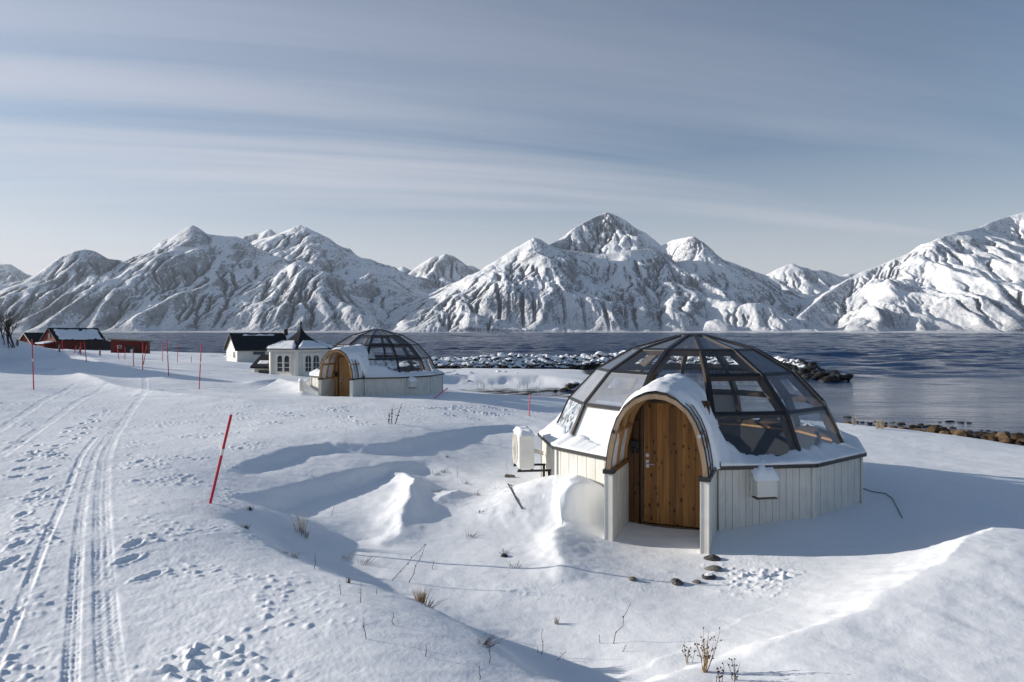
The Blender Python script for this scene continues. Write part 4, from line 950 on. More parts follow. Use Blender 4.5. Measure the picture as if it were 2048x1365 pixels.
# ------------------------------------------------------------------ buildings
def fr(P0, e1):  # frame: origin at front corner, x along e1, y = left-hand normal (away), z up
    e1 = Vector((e1[0], e1[1])).normalized(); return math.atan2(e1.y, e1.x)
def gable(root, Lx, W, h, rise, wallm, roofm, over=.35, bl=.16, roofn='roof', wd=3.0):
    w = MB()
    w.box(0, Lx, 0, W, -wd, h)
    w.hexa([(0.0, 0, h), (0.12, 0, h), (.12, W, h), (0, W, h), (0, W / 2 - .01, h + rise), (.12, W / 2 - .01, h + rise), (.12, W / 2 + .01, h + rise), (0, W / 2 + .01, h + rise)])
    w.hexa([(Lx - .12, 0, h), (Lx, 0, h), (Lx, W, h), (Lx - .12, W, h), (Lx - .12, W / 2 - .01, h + rise), (Lx, W / 2 - .01, h + rise), (Lx, W / 2 + .01, h + rise), (Lx - .12, W / 2 + .01, h + rise)])
    n = int((h) / bl)
    for i in range(-3, n):    # lapped boards on the long front and on the left gable
        z0 = h - (i + 4) * bl + .0
        if z0 < -1.2: continue
        w.hexa([(-.02, -.03, z0), (Lx + .02, -.03, z0), (Lx + .02, -.002, z0), (-.02, -.002, z0), (-.02, -.012, z0 + bl - .012), (Lx + .02, -.012, z0 + bl - .012), (Lx + .02, -.002, z0 + bl - .012), (-.02, -.002, z0 + bl - .012)])
        w.hexa([(-.03, 0, z0), (-.002, 0, z0), (-.002, W, z0), (-.03, W, z0), (-.012, 0, z0 + bl - .012), (-.002, 0, z0 + bl - .012), (-.002, W, z0 + bl - .012), (-.012, W, z0 + bl - .012)])
    w.build('wall', wallm, root)
    r = MB(); s = rise / (W / 2)
    for sg, y0 in ((-1, 0), (1, W)):
        ye = y0 + sg * over; ze = h - s * over
        r.hexa([(-over, ye, ze), (Lx + over, ye, ze), (Lx + over, W / 2, h + rise), (-over, W / 2, h + rise), (-over, ye, ze + .13), (Lx + over, ye, ze + .13), (Lx + over, W / 2, h + rise + .14), (-over, W / 2, h + rise + .14)])
    ro = r.build(roofn, roofm, root); return ro
def roof_snow(ro, Lx, W, h, rise, lo, hi, x0, x1, th=.14, seed=0, side=-1):
    P = []; nx, ny = 50, 16
    for i in range(nx + 1):
        row = []
        for j in range(ny + 1):
            u = x0 + (x1 - x0) * i / nx; t = lo + (hi - lo) * j / ny
            n = float(fbm(np.array([u * .9 + seed]), np.array([t * 4.0]), 4, 11)[0])
            e = min(i, nx - i, j * 2, (ny - j) * 2) / 4
            y = -.35 + (W / 2 + .35) * t if side < 0 else W + .35 - (W / 2 + .35) * t
            s = rise / (W / 2); z = h - s * .35 + (rise + s * .35) * t + .14
            row.append((u, y, z + (th * (1 + n) * min(1, e) + (-.10 if e < .3 else 0) + (n * .25 if e < 2 else 0))))
        P.append(row)
    g = MB(); g.grid(P); g.build('roof_snow', m_snow, ro, True)
def window(root, x, z, wd, ht, y=-.04, face='front', cols=2, rows=1, glassm=None, fm=m_paint):
    f = MB(); p = MB(); d = .05
    def B(mb, a0, a1, z0, z1, o0, o1):
        if face == 'front': mb.box(a0, a1, y - o1, y - o0, z0, z1)
        else: mb.box(y - o1, y - o0, a0, a1, z0, z1)
    t = .06
    B(f, x - t, x + wd + t, z - t, z, 0, d); B(f, x - t, x + wd + t, z + ht, z + ht + t, 0, d); B(f, x - t, x, z, z + ht, 0, d); B(f, x + wd, x + wd + t, z, z + ht, 0, d)
    for i in range(1, cols): B(f, x + wd * i / cols - .02, x + wd * i / cols + .02, z, z + ht, 0, d * .8)
    for i in range(1, rows): B(f, x, x + wd, z + ht * i / rows - .02, z + ht * i / rows + .02, 0, d * .7)
    fo = f.build('window', fm, root); B(p, x, x + wd, z, z + ht, 0, .015); p.build('pane', glassm or m_win, fo); return fo

# white house by the water
r_ = empty('white_house', (-34.2, 85, CZ - 3.86), R(37)); tag(r_, 'low white house with a black gabled roof behind the pavilion', 'house')
ro = gable(r_, 9.0, 5, 1.72, 1.83, m_white, m_roofblack)
roof_snow(ro, 9, 5, 1.72, 1.83, .84, .90, .5, 5.8, .02, 2); roof_snow(ro, 9, 5, 1.72, 1.83, .55, .98, 6.6, 9.2, .12, 3)
ch = MB(); ch.box(6.5, 7.0, 2.0, 2.5, 2.3, 4.1); ch.box(6.45, 7.05, 1.95, 2.55, 4.1, 4.2); ch.build('chimney', m_roofblack, ro)
window(r_, 1.9, .95, 1.5, .42, cols=1, glassm=m_win); window(r_, 1.0, .6, .5, .7, face='left', cols=1)
bg_ = MB(); bg_.box(-.4, -.34, -.36, 2.55, 1.0, 1.0 + .02)
cb = MB(); cb.box(-.045, .09, -.055, .09, -1, 1.5); cb.build('corner_board', m_paint, r_)
st_ = MB()
for yy in (1.2, 2.2): st_.tube([(-1.0, yy, -.5), (-1.0, yy, .75)], .03); 
st_.tube([(-1.0, 1.2, .75), (-1.0, 2.2, .75)], .03); st_.tube([(-1.0, 1.2, .75), (-.05, 1.2, 1.0)], .025); st_.build('railing', m_paint, r_)
sx_ = MB(); P = []
sx_.hexa([(8.2, -1.6, .2), (10.4, -1.6, .2), (10.4, -.1, .2), (8.2, -.1, .2), (8.2, -1.6, 1.0), (10.4, -1.6, 1.0), (10.4, -.1, 1.55), (8.2, -.1, 1.55)]); sx_.build('lean_to', m_roofblack, r_)

# red barn
def P2(px, Y, zrel): return ((px - 1024) / F * Y, Y, CZ + zrel)
a1 = math.atan2(.915, .40)
r_ = empty('red_barn', P2(112, 150, -3.8), a1); tag(r_, 'larger red barn with snow on its roof and a dark open bay', 'barn')
ro = gable(r_, 11.0, 5, 2.1, 2.45, m_redpaint, m_roofblack, .3, .2)
roof_snow(ro, 11, 5, 2.1, 2.45, .04, .9, .4, 10.9, .16, 4)
ob = MB(); ob.box(6.6, 10.9, -.06, -.035, -.9, 1.9); o_ = ob.build('bay_shade', m_dark, r_)  # dark sheet on the wall stands in for shade inside the bay
pz_ = MB()
for i in range(5): pz_.box(6.6 + i * 1.05, 6.72 + i * 1.05, -.12, -.05, -.9, 1.95)
pz_.build('bay_post', m_redpaint, o_)
window(r_, 2.2, 2.6, .35, .7, y=-.04, face='left', cols=1)
px_ = MB(); px_.hexa([(-2.0, 1.0, -2.5), (-.04, 1.0, -2.5), (-.04, 3.4, -2.5), (-2.0, 3.4, -2.5), (-2.0, 1.0, 1.2), (-.04, 1.0, 1.5), (-.04, 3.4, 1.5), (-2.0, 3.4, 1.2)]); pb = px_.build('porch', m_redpaint, r_)
pr = MB(); pr.hexa([(-2.3, .8, 1.2), (-.05, .8, 1.52), (-.05, 3.6, 1.52), (-2.3, 3.6, 1.2), (-2.3, .8, 1.4), (-.05, .8, 1.75), (-.05, 3.6, 1.75), (-2.3, 3.6, 1.4)]); pr.build('porch_snow', m_snow, pb)
lt = MB(); lt.hexa([(11.3, .4, -2.5), (14.2, .4, -2.5), (14.2, 4, -2.5), (11.3, 4, -2.5), (11.3, .4, 1.9), (14.2, .4, 1.2), (14.2, 4, 1.2), (11.3, 4, 1.9)]); lt.build('lean_to', m_dark, r_)
r_ = empty('red_shed', P2(62.5, 168, -4.2), a1); tag(r_, 'smaller red house with a dark roof and pale bargeboards left of the barn', 'house')
ro = gable(r_, 9.0, 5, 1.7, 2.2, m_redpaint, m_roofblack, .35, .2)
bb = MB()
for sg, y0 in ((-1, -.35), (1, 5.35)):
    bb.beam((-.38, y0, 1.7 - .31), (-.38, 2.5, 3.9 + .06), .05, .2, (0, sg * -.8, 1))
bb.build('bargeboard', m_cream, ro)
window(r_, 2.1, .5, .7, .8, y=-.04, face='left', cols=1)
# lone open shed
r_ = empty('open_shed', P2(221, 125, -4.05), R(20)); tag(r_, 'low dark red boat shed with a slanting flat roof by the shore', 'shed')
w = MB()
for i in range(30): 
    xx = i * .2; w.box(xx, xx + .185, 0 + (i % 2) * .012, .12, -1.2, 2.55 - i * .012)
w.box(-.0, .12, .13, 3.2, -1.2, 2.4); w.box(5.9, 6.0, .13, 3.2, -1.2, 2.2); w.box(.12, 5.9, 3.1, 3.2, -1.2, 2.2); w.build('wall', m_redpaint, r_)
rf = MB(); rf.hexa([(-.4, -.4, 2.6), (6.4, -.4, 2.2), (6.4, 3.6, 2.2), (-.4, 3.6, 2.6), (-.4, -.4, 2.82), (6.4, -.4, 2.4), (6.4, 3.6, 2.4), (-.4, 3.6, 2.82)]); rf.build('roof', m_stonew, r_)
op = MB(); op.box(2.3, 4.3, -.04, -.012, -.6, 1.5); op.build('opening_shade', m_dark, r_); wd_ = MB(); wd_.box(3.2, 3.6, -.16, -.05, -.5, .8); wd_.build('white_board', m_paint, r_)  # dark sheet over the boards paints the shade within the doorway
win_ = window(r_, 1.2, 1.1, .5, .4, y=-.02, cols=1)

# pavilion
GC = Vector((-14.24, 46.0, CZ - 3.15))
face_cam = math.atan2(-GC.x, 46.0)   # direction to the camera measured from -Y
r_ = empty('garden_pavilion', GC, math.atan2(-46.0, 14.24) + R(90) + R(-6.5)); tag(r_, 'white six sided pavilion with arched windows and a pointed black bell roof', 'pavilion')
def hx(k, r, z): a = R(-90 + 60 * k); return Vector((r * math.cos(a), r * math.sin(a), z))
RW, HW = 2.02, 2.0
w = MB(); tr = MB()
for k in range(6):
    a, b_ = hx(k, RW, 0), hx(k + 1, RW, 0); n = (a + b_).normalized()
    ai, bi = a - n * .1, b_ - n * .1
    w.hexa([(a.x, a.y, -1), (b_.x, b_.y, -1), (bi.x, bi.y, -1), (ai.x, ai.y, -1), (a.x, a.y, HW), (b_.x, b_.y, HW), (bi.x, bi.y, HW), (ai.x, ai.y, HW)])
    tb = Vector((-n.y, n.x, 0)); mid = (a + b_) / 2; M = Matrix(((tb.x, n.x, 0, mid.x), (tb.y, n.y, 0, mid.y), (0, 0, 1, 0), (0, 0, 0, 1)))
    for i in range(14): w.box(-.98, .98, .002, .022, -.6 + i * .19, -.6 + i * .19 + .175, 0, M)
w.build('wall', m_white, r_)
for k in range(6):
    po = MB(); p = hx(k, RW + .02, 0); M = Matrix.Translation(p) @ Matrix.Rotation(R(-90 + 60 * k), 4, 'Z'); po.box(-.09, .07, -.1, .1, -1, HW, 0, M); po.build('corner_post', m_paint, r_)
for k in (5, 0, 1, 4):
    a, b_ = hx(k, RW, 0), hx(k + 1, RW, 0); n = (a + b_).normalized(); tb = Vector((-n.y, n.x, 0)); mid = (a + b_) / 2
    M = Matrix(((tb.x, n.x, 0, mid.x), (tb.y, n.y, 0, mid.y), (0, 0, 1, 0), (0, 0, 0, 1)))
    f0 = MB(); f0.box(-.62, .62, .024, .05, -.5, 1.75, 0, M); panel = f0.build('window_panel', m_paint, r_)
    for sx in (-.27, .27):
        g = MB(); pts = [(-.2, .55), (.2, .55), (.2, 1.42)] + [(.2 * math.cos(t), 1.42 + .2 * math.sin(t)) for t in np.linspace(.2, math.pi - .2, 8)] + [(-.2, 1.42)]
        g.face([M @ Vector((sx + x, .056, z)) for x, z in pts]); g.face([M @ Vector((sx + x, .0525, z)) for x, z in pts][::-1]); g.build('pane', m_win, panel)
        q = MB()
        for z in (.84, 1.13): q.box(sx - .2, sx + .2, .058, .07, z - .012, z + .012, 0, M)
        q.box(sx - .012, sx + .012, .058, .069, .55, 1.60, 0, M) if k in (0, 1) else None
        path = [Vector((sx + x * 1.06, .06, z)) for x, z in pts]; q.tube([M @ v for v in path + [path[0]]], .022, 4); q.build('muntin', m_paint, panel)
fa = MB()
for k in range(6):
    a, b_ = hx(k, 2.27, HW + .02), hx(k + 1, 2.27, HW + .02); n = (a + b_).normalized(); n.z = 0
    fa.hexa([a - Vector((0, 0, .12)), b_ - Vector((0, 0, .12)), b_ - n * .04 - Vector((0, 0, .12)), a - n * .04 - Vector((0, 0, .12)), a, b_, b_ - n * .04, a - n * .04])
    for i in range(18):
        c = a + (b_ - a) * ((i + .5) / 18) - Vector((0, 0, .12)); d = (b_ - a).normalized()
        fa.face([c + d * .055, c + d * .04 - Vector((0, 0, .045)), c - Vector((0, 0, .065)), c - d * .04 - Vector((0, 0, .045)), c - d * .055][::-1])
        fa.face([c + d * .055 - n * .02, c + d * .04 - Vector((0, 0, .045)) - n * .02, c - Vector((0, 0, .065)) - n * .02, c - d * .04 - Vector((0, 0, .045)) - n * .02, c - d * .055 - n * .02])
fa.build('scalloped_trim', m_paint, r_)
RP = [(2.42, 0), (2.42, .05), (2.05, .17), (1.55, .34), (1.1, .55), (.8, .72), (.52, .91), (.33, 1.07), (.19, 1.23), (.11, 1.38), (.055, 1.52), (.03, 1.60)]
rf = MB(); rf.lathe([(r, HW + z) for r, z in RP], 6, a0=R(-90)); rf.lathe([(.02, HW - .0), (2.42, HW)], 6, a0=R(-90)); ro = rf.build('roof', m_roofblack, r_)
fi = MB(); fi.lathe([(.03, HW + 1.58), (.07, HW + 1.66), (.085, HW + 1.74), (.05, HW + 1.80), (.02, HW + 1.84), (.012, HW + 1.98), (.002, HW + 2.0)], 12); fi.build('finial', m_roofblack, ro, True)
def rz_(r): return float(np.interp(r, [q[0] for q in RP[1:]][::-1], [q[1] for q in RP[1:]][::-1]))
for k in range(6):
    P = []
    for i in range(17):
        row = []; rr_ = 2.40 - 1.35 * i / 16
        for j in range(19):
            v = -1 + 2 * j / 18; ed = min(1, (1 - abs(v)) * 5, i / 1.5, 1)
            wv = .93 - .5 * max(0, (i / 16) - .35) ** 1.5 * 2
            a, b_ = hx(k, rr_, 0), hx(k + 1, rr_, 0); p = (a + b_) / 2 + (b_ - a) / 2 * v * wv
            nz = float(fbm(np.array([p.x * 3]), np.array([p.y * 3 + k]), 3, 5)[0]); e2 = min(ed, (16 - i) / 4)
            row.append((p.x, p.y, HW + rz_(rr_) + .02 + (.10 + .04 * nz) * min(1, e2) - (.06 if e2 <= .05 else 0)))
        P.append(row)
    g = MB(); g.grid(P); g.build('roof_snow', m_snow, ro, True)
# side annex on the pavilion's left
an = MB(); an.hexa([(-2.9, -.35, -1), (-1.6, -.8, -1), (-1.2, .4, -1), (-2.5, .9, -1), (-2.9, -.35, .8), (-1.6, -.8, .8), (-1.2, .4, 1.2), (-2.5, .9, 1.2)]); ann = an.build('annex', m_cream, r_)
ar = MB(); ar.hexa([(-3.15, -.5, .74), (-1.55, -1.1, .74), (-1.2, -.1, 1.5), (-2.6, .4, 1.5), (-3.15, -.5, .86), (-1.55, -1.1, .86), (-1.2, -.1, 1.62), (-2.6, .4, 1.62)]); ar.build('annex_roof', m_roofblack, ann)
aw = MB(); d_ = (Vector((-1.6, -.8, 0)) - Vector((-2.9, -.35, 0))).normalized(); nn = Vector((d_.y, -d_.x, 0)); c = Vector((-2.25, -.575, .5)) + nn * .02
for (z0, z1, o, mm, nm) in ((.32, .68, .0, m_paint, 'annex_window'), (.37, .63, .02, m_win, 'annex_pane')):
    g = MB(); q = c + nn * o; wd2 = .42 if nm == 'annex_window' else .37; a = q - d_ * wd2; b_ = q + d_ * wd2; e = nn * .02
    g.hexa([(a.x + e.x, a.y + e.y, z0), (b_.x + e.x, b_.y + e.y, z0), (b_.x - e.x, b_.y - e.y, z0), (a.x - e.x, a.y - e.y, z0), (a.x + e.x, a.y + e.y, z1), (b_.x + e.x, b_.y + e.y, z1), (b_.x - e.x, b_.y - e.y, z1), (a.x - e.x, a.y - e.y, z1)]); g.build(nm, mm, ann)
sn = MB(); P = []
for i in range(11):
    row = []
    for j in range(9):
        u, v = i / 10, j / 8; p = Vector((-2.9, -.42, .88)) * (1 - u) + Vector((-1.9, -.8, .88)) * u + Vector((.2, .4, .33)) * v
        e = min(i, 10 - i, j, 8 - j) / 2; p.z += .12 * min(1, e) - (.08 if e == 0 else 0); row.append(p)
    P.append(row)
sn.grid(P); sn.build('annex_snow', m_snow, ann, True)

# white drum with a snow cap between the pavilion and the far igloo
x, y, z = place(603, 783)
r_ = empty('drum', (x, y, z)); r_.scale = [y / 46.0] * 3; tag(r_, 'white upright drum capped with snow left of the far igloo', 'drum')
g = MB(); g.lathe([(.02, -.3), (.19, -.3), (.19, .62), (.2, .64), (.2, .68), (.18, .70), (.02, .70)], 20); g.build('body', m_white, r_)
g = MB(); g.lathe([(.205, .69), (.21, .73), (.18, .80), (.11, .85), (.01, .87)], 20); g.build('snow_cap', m_snow, r_, True)

# heat pump on the near igloo
dirv = Vector((-.991, -.127, 0)); hc = Vector((IG1[0], IG1[1], 0)) + dirv * (3.08 + .50); hz0 = CZ - 2.72
r_ = empty('heat_pump', (hc.x, hc.y, hz0), math.atan2(dirv.y, dirv.x) + R(90)); tag(r_, 'cream outdoor heat pump unit with snow on top at the left of the near igloo', 'heat pump')
# local: -Y points out from the wall, X along the wall
g = MB(); g.box(-.40, .40, -.15, .15, .02, .70); bevel(g.build('casing', m_cream_w if 'm_cream_w' in globals() else m_paint, r_), .02)
g = MB()
for i in range(9): 
    rr_ = .05 + .03 * i; g.tube([(-.06 + rr_ * math.cos(t), -.185 - .02 * (1 - (rr_ / .3) ** 2), .36 + rr_ * math.sin(t)) for t in np.linspace(0, 2 * math.pi, 25)], .005, 5, cap=False)
for t in np.linspace(0, math.pi, 7)[:-1]: g.tube([(-.06 - .3 * math.cos(t), -.185, .36 - .3 * math.sin(t)), (-.06 + .3 * math.cos(t), -.185, .36 + .3 * math.sin(t))], .005, 5)
g.build('fan_grille', m_paint, r_)
g = MB(); g.lathe([(.31, 0), (.31, .025), (.27, .03)], 28); o = g.build('fan_ring', m_paint, r_); o.rotation_euler = (R(90), 0, 0); o.location = (-.06, -.15, .36)
g = MB(); g.box(-.435, -.402, -.03, .12, .06, .46); bevel(g.build('valve_cover', m_paint, r_), .01); 
g = MB(); g.box(-.4025, -.4005, -.07, .13, .62, .635); g.box(-.4025, -.4005, .02, .05, .47, .48); g.build('handle_slot', m_dark, r_)
g = MB(); g.box(-.404, -.4008, -.138, -.108, .50, .62); g.build('sticker', m_pink, r_)
m_blue = simple('blue_sticker', (.05, .17, .42), .5, 0, .1, 10, 0); g = MB(); g.box(-.404, -.4008, -.138, -.106, .32, .42); g.build('sticker', m_blue, r_)
for xx in (-.3, .3):
    g = MB(); g.box(xx - .02, xx + .02, -.17, .5, -.05, -.012); g.box(xx - .02, xx + .02, .44, .49, -.4, -.05); g.box(xx - .03, xx + .03, -.15, -.1, -.012, .02); g.box(xx - .03, xx + .03, .1, .15, -.012, .02); g.build('bracket', m_dark, r_)
for k in range(2):
    g = MB(); zz = .2 + .05 * k; g.tube([(-.43, .06, zz), (-.5, .14, zz + .02), (-.48, .3, zz), (-.42, .48, zz - .05)], .02, 8); g.build('pipe', m_paint, r_, True)
P = []
for i in range(17):
    row = []
    for j in range(9):
        x_ = -.42 + .84 * i / 16; y_ = -.17 + .34 * j / 8; e = min(i / 2, (16 - i) / 2, j / 1.5, (8 - j) / 1.5, 1)
        n = float(fbm(np.array([x_ * 5]), np.array([y_ * 5 + 3]), 3, 7)[0]); row.append((x_, y_, .70 + (.07 + .06 * n) * e - (.03 if e == 0 else 0)))
    P.append(row)
g = MB(); g.grid(P); g.build('snow_cap', m_snow, r_, True)

# grey fence posts by the barn
for (px, y0, y1, lab) in ((34, 685, 697, 'grey post left of the smaller red house'), (118, 690, 703.5, 'grey post in front of the barn gable corner'), (159.5, 694, 706, 'grey post in front of the open bay of the barn'), (199, 695, 708.5, 'grey post right of the barn')):
    x, y, z = place(px, y1); h = (y1 - y0) / F * y
    g = MB(); g.tube([(0, 0, -.3), (.02, 0, h)], [.07, .06], 8); o = g.build('fence_post', m_stonew); o.location = (x, y, z); tag(o, lab, 'post', 'grey fence posts')

# ------------------------------------------------------------------ dry plants poking through the snow
m_stem = simple('dark_stem', (.045, .03, .025), .8, 0, .3, 20, 0)
m_redstem = simple('reddish_stem', (.13, .055, .045), .7, 0, .3, 20, 0)
m_straw = simple('straw', (.30, .26, .19), .8, 0, .3, 20, 0)
m_gold = simple('golden_grass', (.30, .19, .09), .8, 0, .35, 20, 0)
m_pale = simple('pale_grass', (.30, .26, .22), .8, 0, .3, 20, 0)
def bend(a, b_, n=5, j=.03, rnd=random):
    a = Vector(a); b_ = Vector(b_); l = (b_ - a).length; out = []
    for i in range(n + 1):
        t = i / n; k = math.sin(t * math.pi) * l * j
        out.append(a.lerp(b_, t) + Vector((rnd.uniform(-1, 1), rnd.uniform(-1, 1), rnd.uniform(-.5, .5))) * k)
    return out
def stem_at(top, bot, m, label, cat='stem', name='dry_plant', rad=.006, buds=0, twigs=0, group=None, dy=0.0):
    x, y, z = place(*bot); zt = (HZ - top[1]) / F * y + CZ; xt = (top[0] - 1024) / F * y
    tip = Vector((xt - x, dy, zt - z)); g = MB(); pts = bend((0, 0, -.06), tip, 6, .05); g.tube(pts, [rad * (1 - .6 * i / 6) for i in range(7)], 5)
    for i in range(twigs):
        t = random.uniform(.35, .95); p = Vector((0, 0, 0)).lerp(tip, t); d = Vector((random.uniform(-1, 1), random.uniform(-.6, .6), random.uniform(.3, 1))).normalized() * tip.length * random.uniform(.08, .22)
        g.tube([p, p + d], [rad * .5, rad * .25], 4)
    if buds:
        h = g
        for i in range(buds):
            p = pts[min(6, 2 + int(5 * i / max(1, buds)))] + Vector((random.uniform(-1, 1), 0, random.uniform(-1, 1))) * rad * 1.5; r1 = rad * random.uniform(1.2, 1.9)
            h.lathe([(.0005, -r1), (r1 * .8, -r1 * .4), (r1, 0), (r1 * .7, r1 * .7), (.0005, r1)], 6, c=p, mi=1)
    o = g.build(name, [m, m_stem]); o.location = (x, y, z); tag(o, label, cat, group)
    return o
stem_at((851, 1088), (776, 1163), m_redstem, 'left of two crossing long reddish stems leaning right in the hollow', rad=.005, buds=6)
stem_at((850, 1092), (812, 1168), m_redstem, 'right of two crossing long reddish stems, the steeper one', rad=.005, buds=5)
stem_at((1262, 1206), (1219, 1290), m_redstem, 'single long bowed stem leaning right in front of the porch', rad=.005, buds=2)
for (t, b_, lab) in (((778, 826), (778, 848), 'shortest of three twigs behind the big hollow'), ((784, 815), (783, 848), 'middle upright twig of the clump behind the big hollow'), ((803, 808), (788, 848), 'tallest twig leaning right in the clump behind the big hollow')):
    stem_at(t, b_, m_stem, lab, 'twig', 'twig', .014, 4, 2)
G1 = 'thin dry stems in the snow'
for (t, b_) in (((630, 1106), (629, 1140)), ((722, 1166), (720, 1210)), ((727, 1236), (731, 1282)), ((786, 1222), (786, 1252)), ((852, 1289), (850, 1315)), ((979, 1290), (980, 1330)), ((1085, 1258), (1083, 1312)), ((1075, 1296), (1077, 1310)), ((1254, 1288), (1240, 1309)), ((668, 1012), (661, 1032)), ((914, 932), (914, 955)), ((1012, 918), (1015, 940)), ((958, 1332), (962, 1362)), ((753, 1178), (752, 1190)), ((680, 1170), (680, 1192)), ((1199, 1270), (1199, 1290)), ((868, 1122), (862, 1140)), ((1133, 1304), (1100, 1321))):
    stem_at(t, b_, m_stem, 'thin dark dry stem sticking up from the snow slope', rad=.0045, twigs=2, group=G1)
for i in range(16):
    px = random.choice((962, 985, 988, 1030, 1036, 1043, 1050, 960, 963, 1075)) + random.uniform(-6, 6); py = random.uniform(773, 781)
    stem_at((px + random.uniform(-2, 2), py - random.uniform(8, 16)), (px, py), m_stem, 'dark stalk on the shaded snow bank by the inlet', 'stalk', 'dry_stalk', .018, 0, 1, 'stalks on the bank')
def tuft(px, py, h, n, m, label, spread=.6, rad=.002, name='grass_tuft', lean=(0, 0), cat='grass tuft', flat=0.0, group=None):
    x, y, z = place(px, py); g = MB()
    for i in range(n):
        a = random.uniform(0, 6.28); r = random.random() ** .7 * spread
        b_ = Vector((math.cos(a) * r * h * .35, math.sin(a) * r * h * .35, -.03)); hh = h * random.uniform(.45, 1)
        t = Vector((math.cos(a) * r * hh * 1.1 + lean[0] * hh, math.sin(a) * r * hh * 1.1 + lean[1] * hh, hh * (1 - flat * random.random())))
        m_ = b_.lerp(t, .6) + Vector((0, 0, hh * .12)); g.tube([b_, m_, t], [rad, rad * .8, rad * .3], 4, cap=False)
    o = g.build(name, m); o.location = (x, y, z); tag(o, label, cat, group); return o
tuft(842, 1205, .15, 70, m_gold, 'golden dry grass tuft at the foot of the slope in the foreground', .8)
tuft(855, 1212, .12, 30, m_stem, 'dark twigs flopped over beside the golden grass tuft', 1.2, lean=(.5, -.3), flat=.7, name='twig_mat', cat='twigs')
tuft(602, 1066, .34, 44, m_pale, 'tall pale grass tuft on the slope left of the big drift', .55, .0018, lean=(-.15, 0))
tuft(610, 1074, .16, 26, m_straw, 'low straw clump below the pale grass tuft', .9, flat=.5)
tuft(697, 1168, .06, 26, m_stem, 'short dark grass stub on the slope edge', .5)
tuft(1113, 1250, .09, 26, m_pale, 'small pale grass stub in the hollow in front of the porch', .5)
tuft(500, 1022, .07, 22, m_stem, 'little dark leafy sprig near the leaning red pole', 1.1, .004)
tuft(492, 1060, .08, 40, m_stem, 'dark heather sprig on the edge of the slope', 1.2, flat=.6)
tuft(965, 1290, .13, 34, m_stem, 'dark twig mat bottom centre in the foreground', 1.3, lean=(.9, -.2), flat=.9, name='twig_mat', cat='twigs')
tuft(690, 1118, .15, 26, m_pale, 'pale flattened grass on the shaded slope', 1.3, lean=(.5, 0), flat=.8)
tuft(725, 1130, .15, 24, m_stem, 'dark flattened twigs on the shaded slope beside the pale grass', 1.3, lean=(.7, 0), flat=.9, name='twig_mat', cat='twigs')
tuft(586, 1115, .12, 20, m_pale, 'wispy pale grass below the big tuft', 1.2, lean=(.4, 0), flat=.6)
tuft(572, 1108, .06, 20, m_straw, 'short straw fringe on the slope edge', 1.0, flat=.4)
for (px, py) in ((892, 915), (870, 950), (885, 945), (930, 968), (950, 990), (872, 985), (960, 1030), (940, 1075), (1006, 1108), (1030, 1135)):
    tuft(px, py, random.uniform(.08, .14), 26, m_stem, 'patch of dark dead grass pressed flat in the wide hollow', 1.4, flat=.9, lean=(.4, 0), group='flattened grass patches')
# seed-head plants in the right foreground
def seedplant(px, py, h, n, label, m=m_straw):
    x, y, z = place(px, py); g = MB(); s = MB()
    for i in range(n):
        a = random.uniform(0, 6.28); r = random.uniform(.05, .5); hh = h * random.uniform(.5, 1)
        t = Vector((math.cos(a) * r * hh, math.sin(a) * r * hh * .6, hh)); pts = bend((random.uniform(-.04, .04), random.uniform(-.03, .03), -.04), t, 4, .05)
        g.tube(pts, [.0035, .003, .0026, .002, .0014], 4)
        for k in range(random.randint(1, 4)):
            p = pts[random.choice((2, 3, 4))]; q = p + Vector((random.uniform(-1, 1), random.uniform(-.5, .5), random.uniform(.2, 1))) * h * .12
            g.tube([p, q], [.0016, .001], 4); g.lathe([(.0004, -.007), (.006, -.003), (.007, .003), (.0004, .009)], 6, c=q, mi=1)
    o = g.build('seed_head_plant', [m, m_stem]); o.location = (x, y, z); tag(o, label, 'dry plant'); return o
seedplant(1408, 1345, .36, 16, 'tall dry plant with many dark seed heads at bottom right', m_gold); seedplant(1379, 1330, .26, 6, 'thinner seed head plant left of the tall one'); seedplant(1470, 1362, .2, 5, 'low sparse seed head plant right of the tall one', m_stem); seedplant(1442, 1365, .16, 4, 'tiny seed head plant at the bottom edge', m_stem)
for (px, py, h) in ((1708, 851, .5), (1755, 859, .4), (1760, 858, .45), (1765, 859, .35)):
    tuft(px, py, h, 24, m_straw, 'yellow grass at the snow edge above the shore rocks', .4, .006, group='shore grass')
# hose / cable lying on the snow behind the near igloo
pts = []
for px, py in ((1720, 975), (1745, 985), (1772, 990), (1785, 1000), (1795, 1020), (1805, 1038)):
    x, y, z = place(px, py); pts.append((x, y, z + .012))
g = MB(); g.tube(pts, .008, 6); tag(g.build('hose', m_dark), 'dark hose half buried in the snow right of the near igloo', 'hose')
pts = []
for px, py in ((1016, 970), (1024, 985), (1032, 1000), (1044, 1020)):
    x, y, z = place(px, py); pts.append((x, y, z + .01))
g = MB(); g.tube(pts, .014, 6); tag(g.build('stick', m_stem), 'dark stick lying on the snow left of the near igloo', 'stick')
x, y, z = place(1020, 956); g = MB(); g.hexa([(-.12, -.05, 0), (.12, -.05, -.02), (.12, .05, 0), (-.12, .05, .02), (-.1, -.04, .03), (.1, -.04, .02), (.1, .04, .03), (-.1, .04, .05)]); o = g.build('plank', m_stonew); o.location = (x, y, z + .01); tag(o, 'small grey plank end in the snow below the heat pump', 'plank')

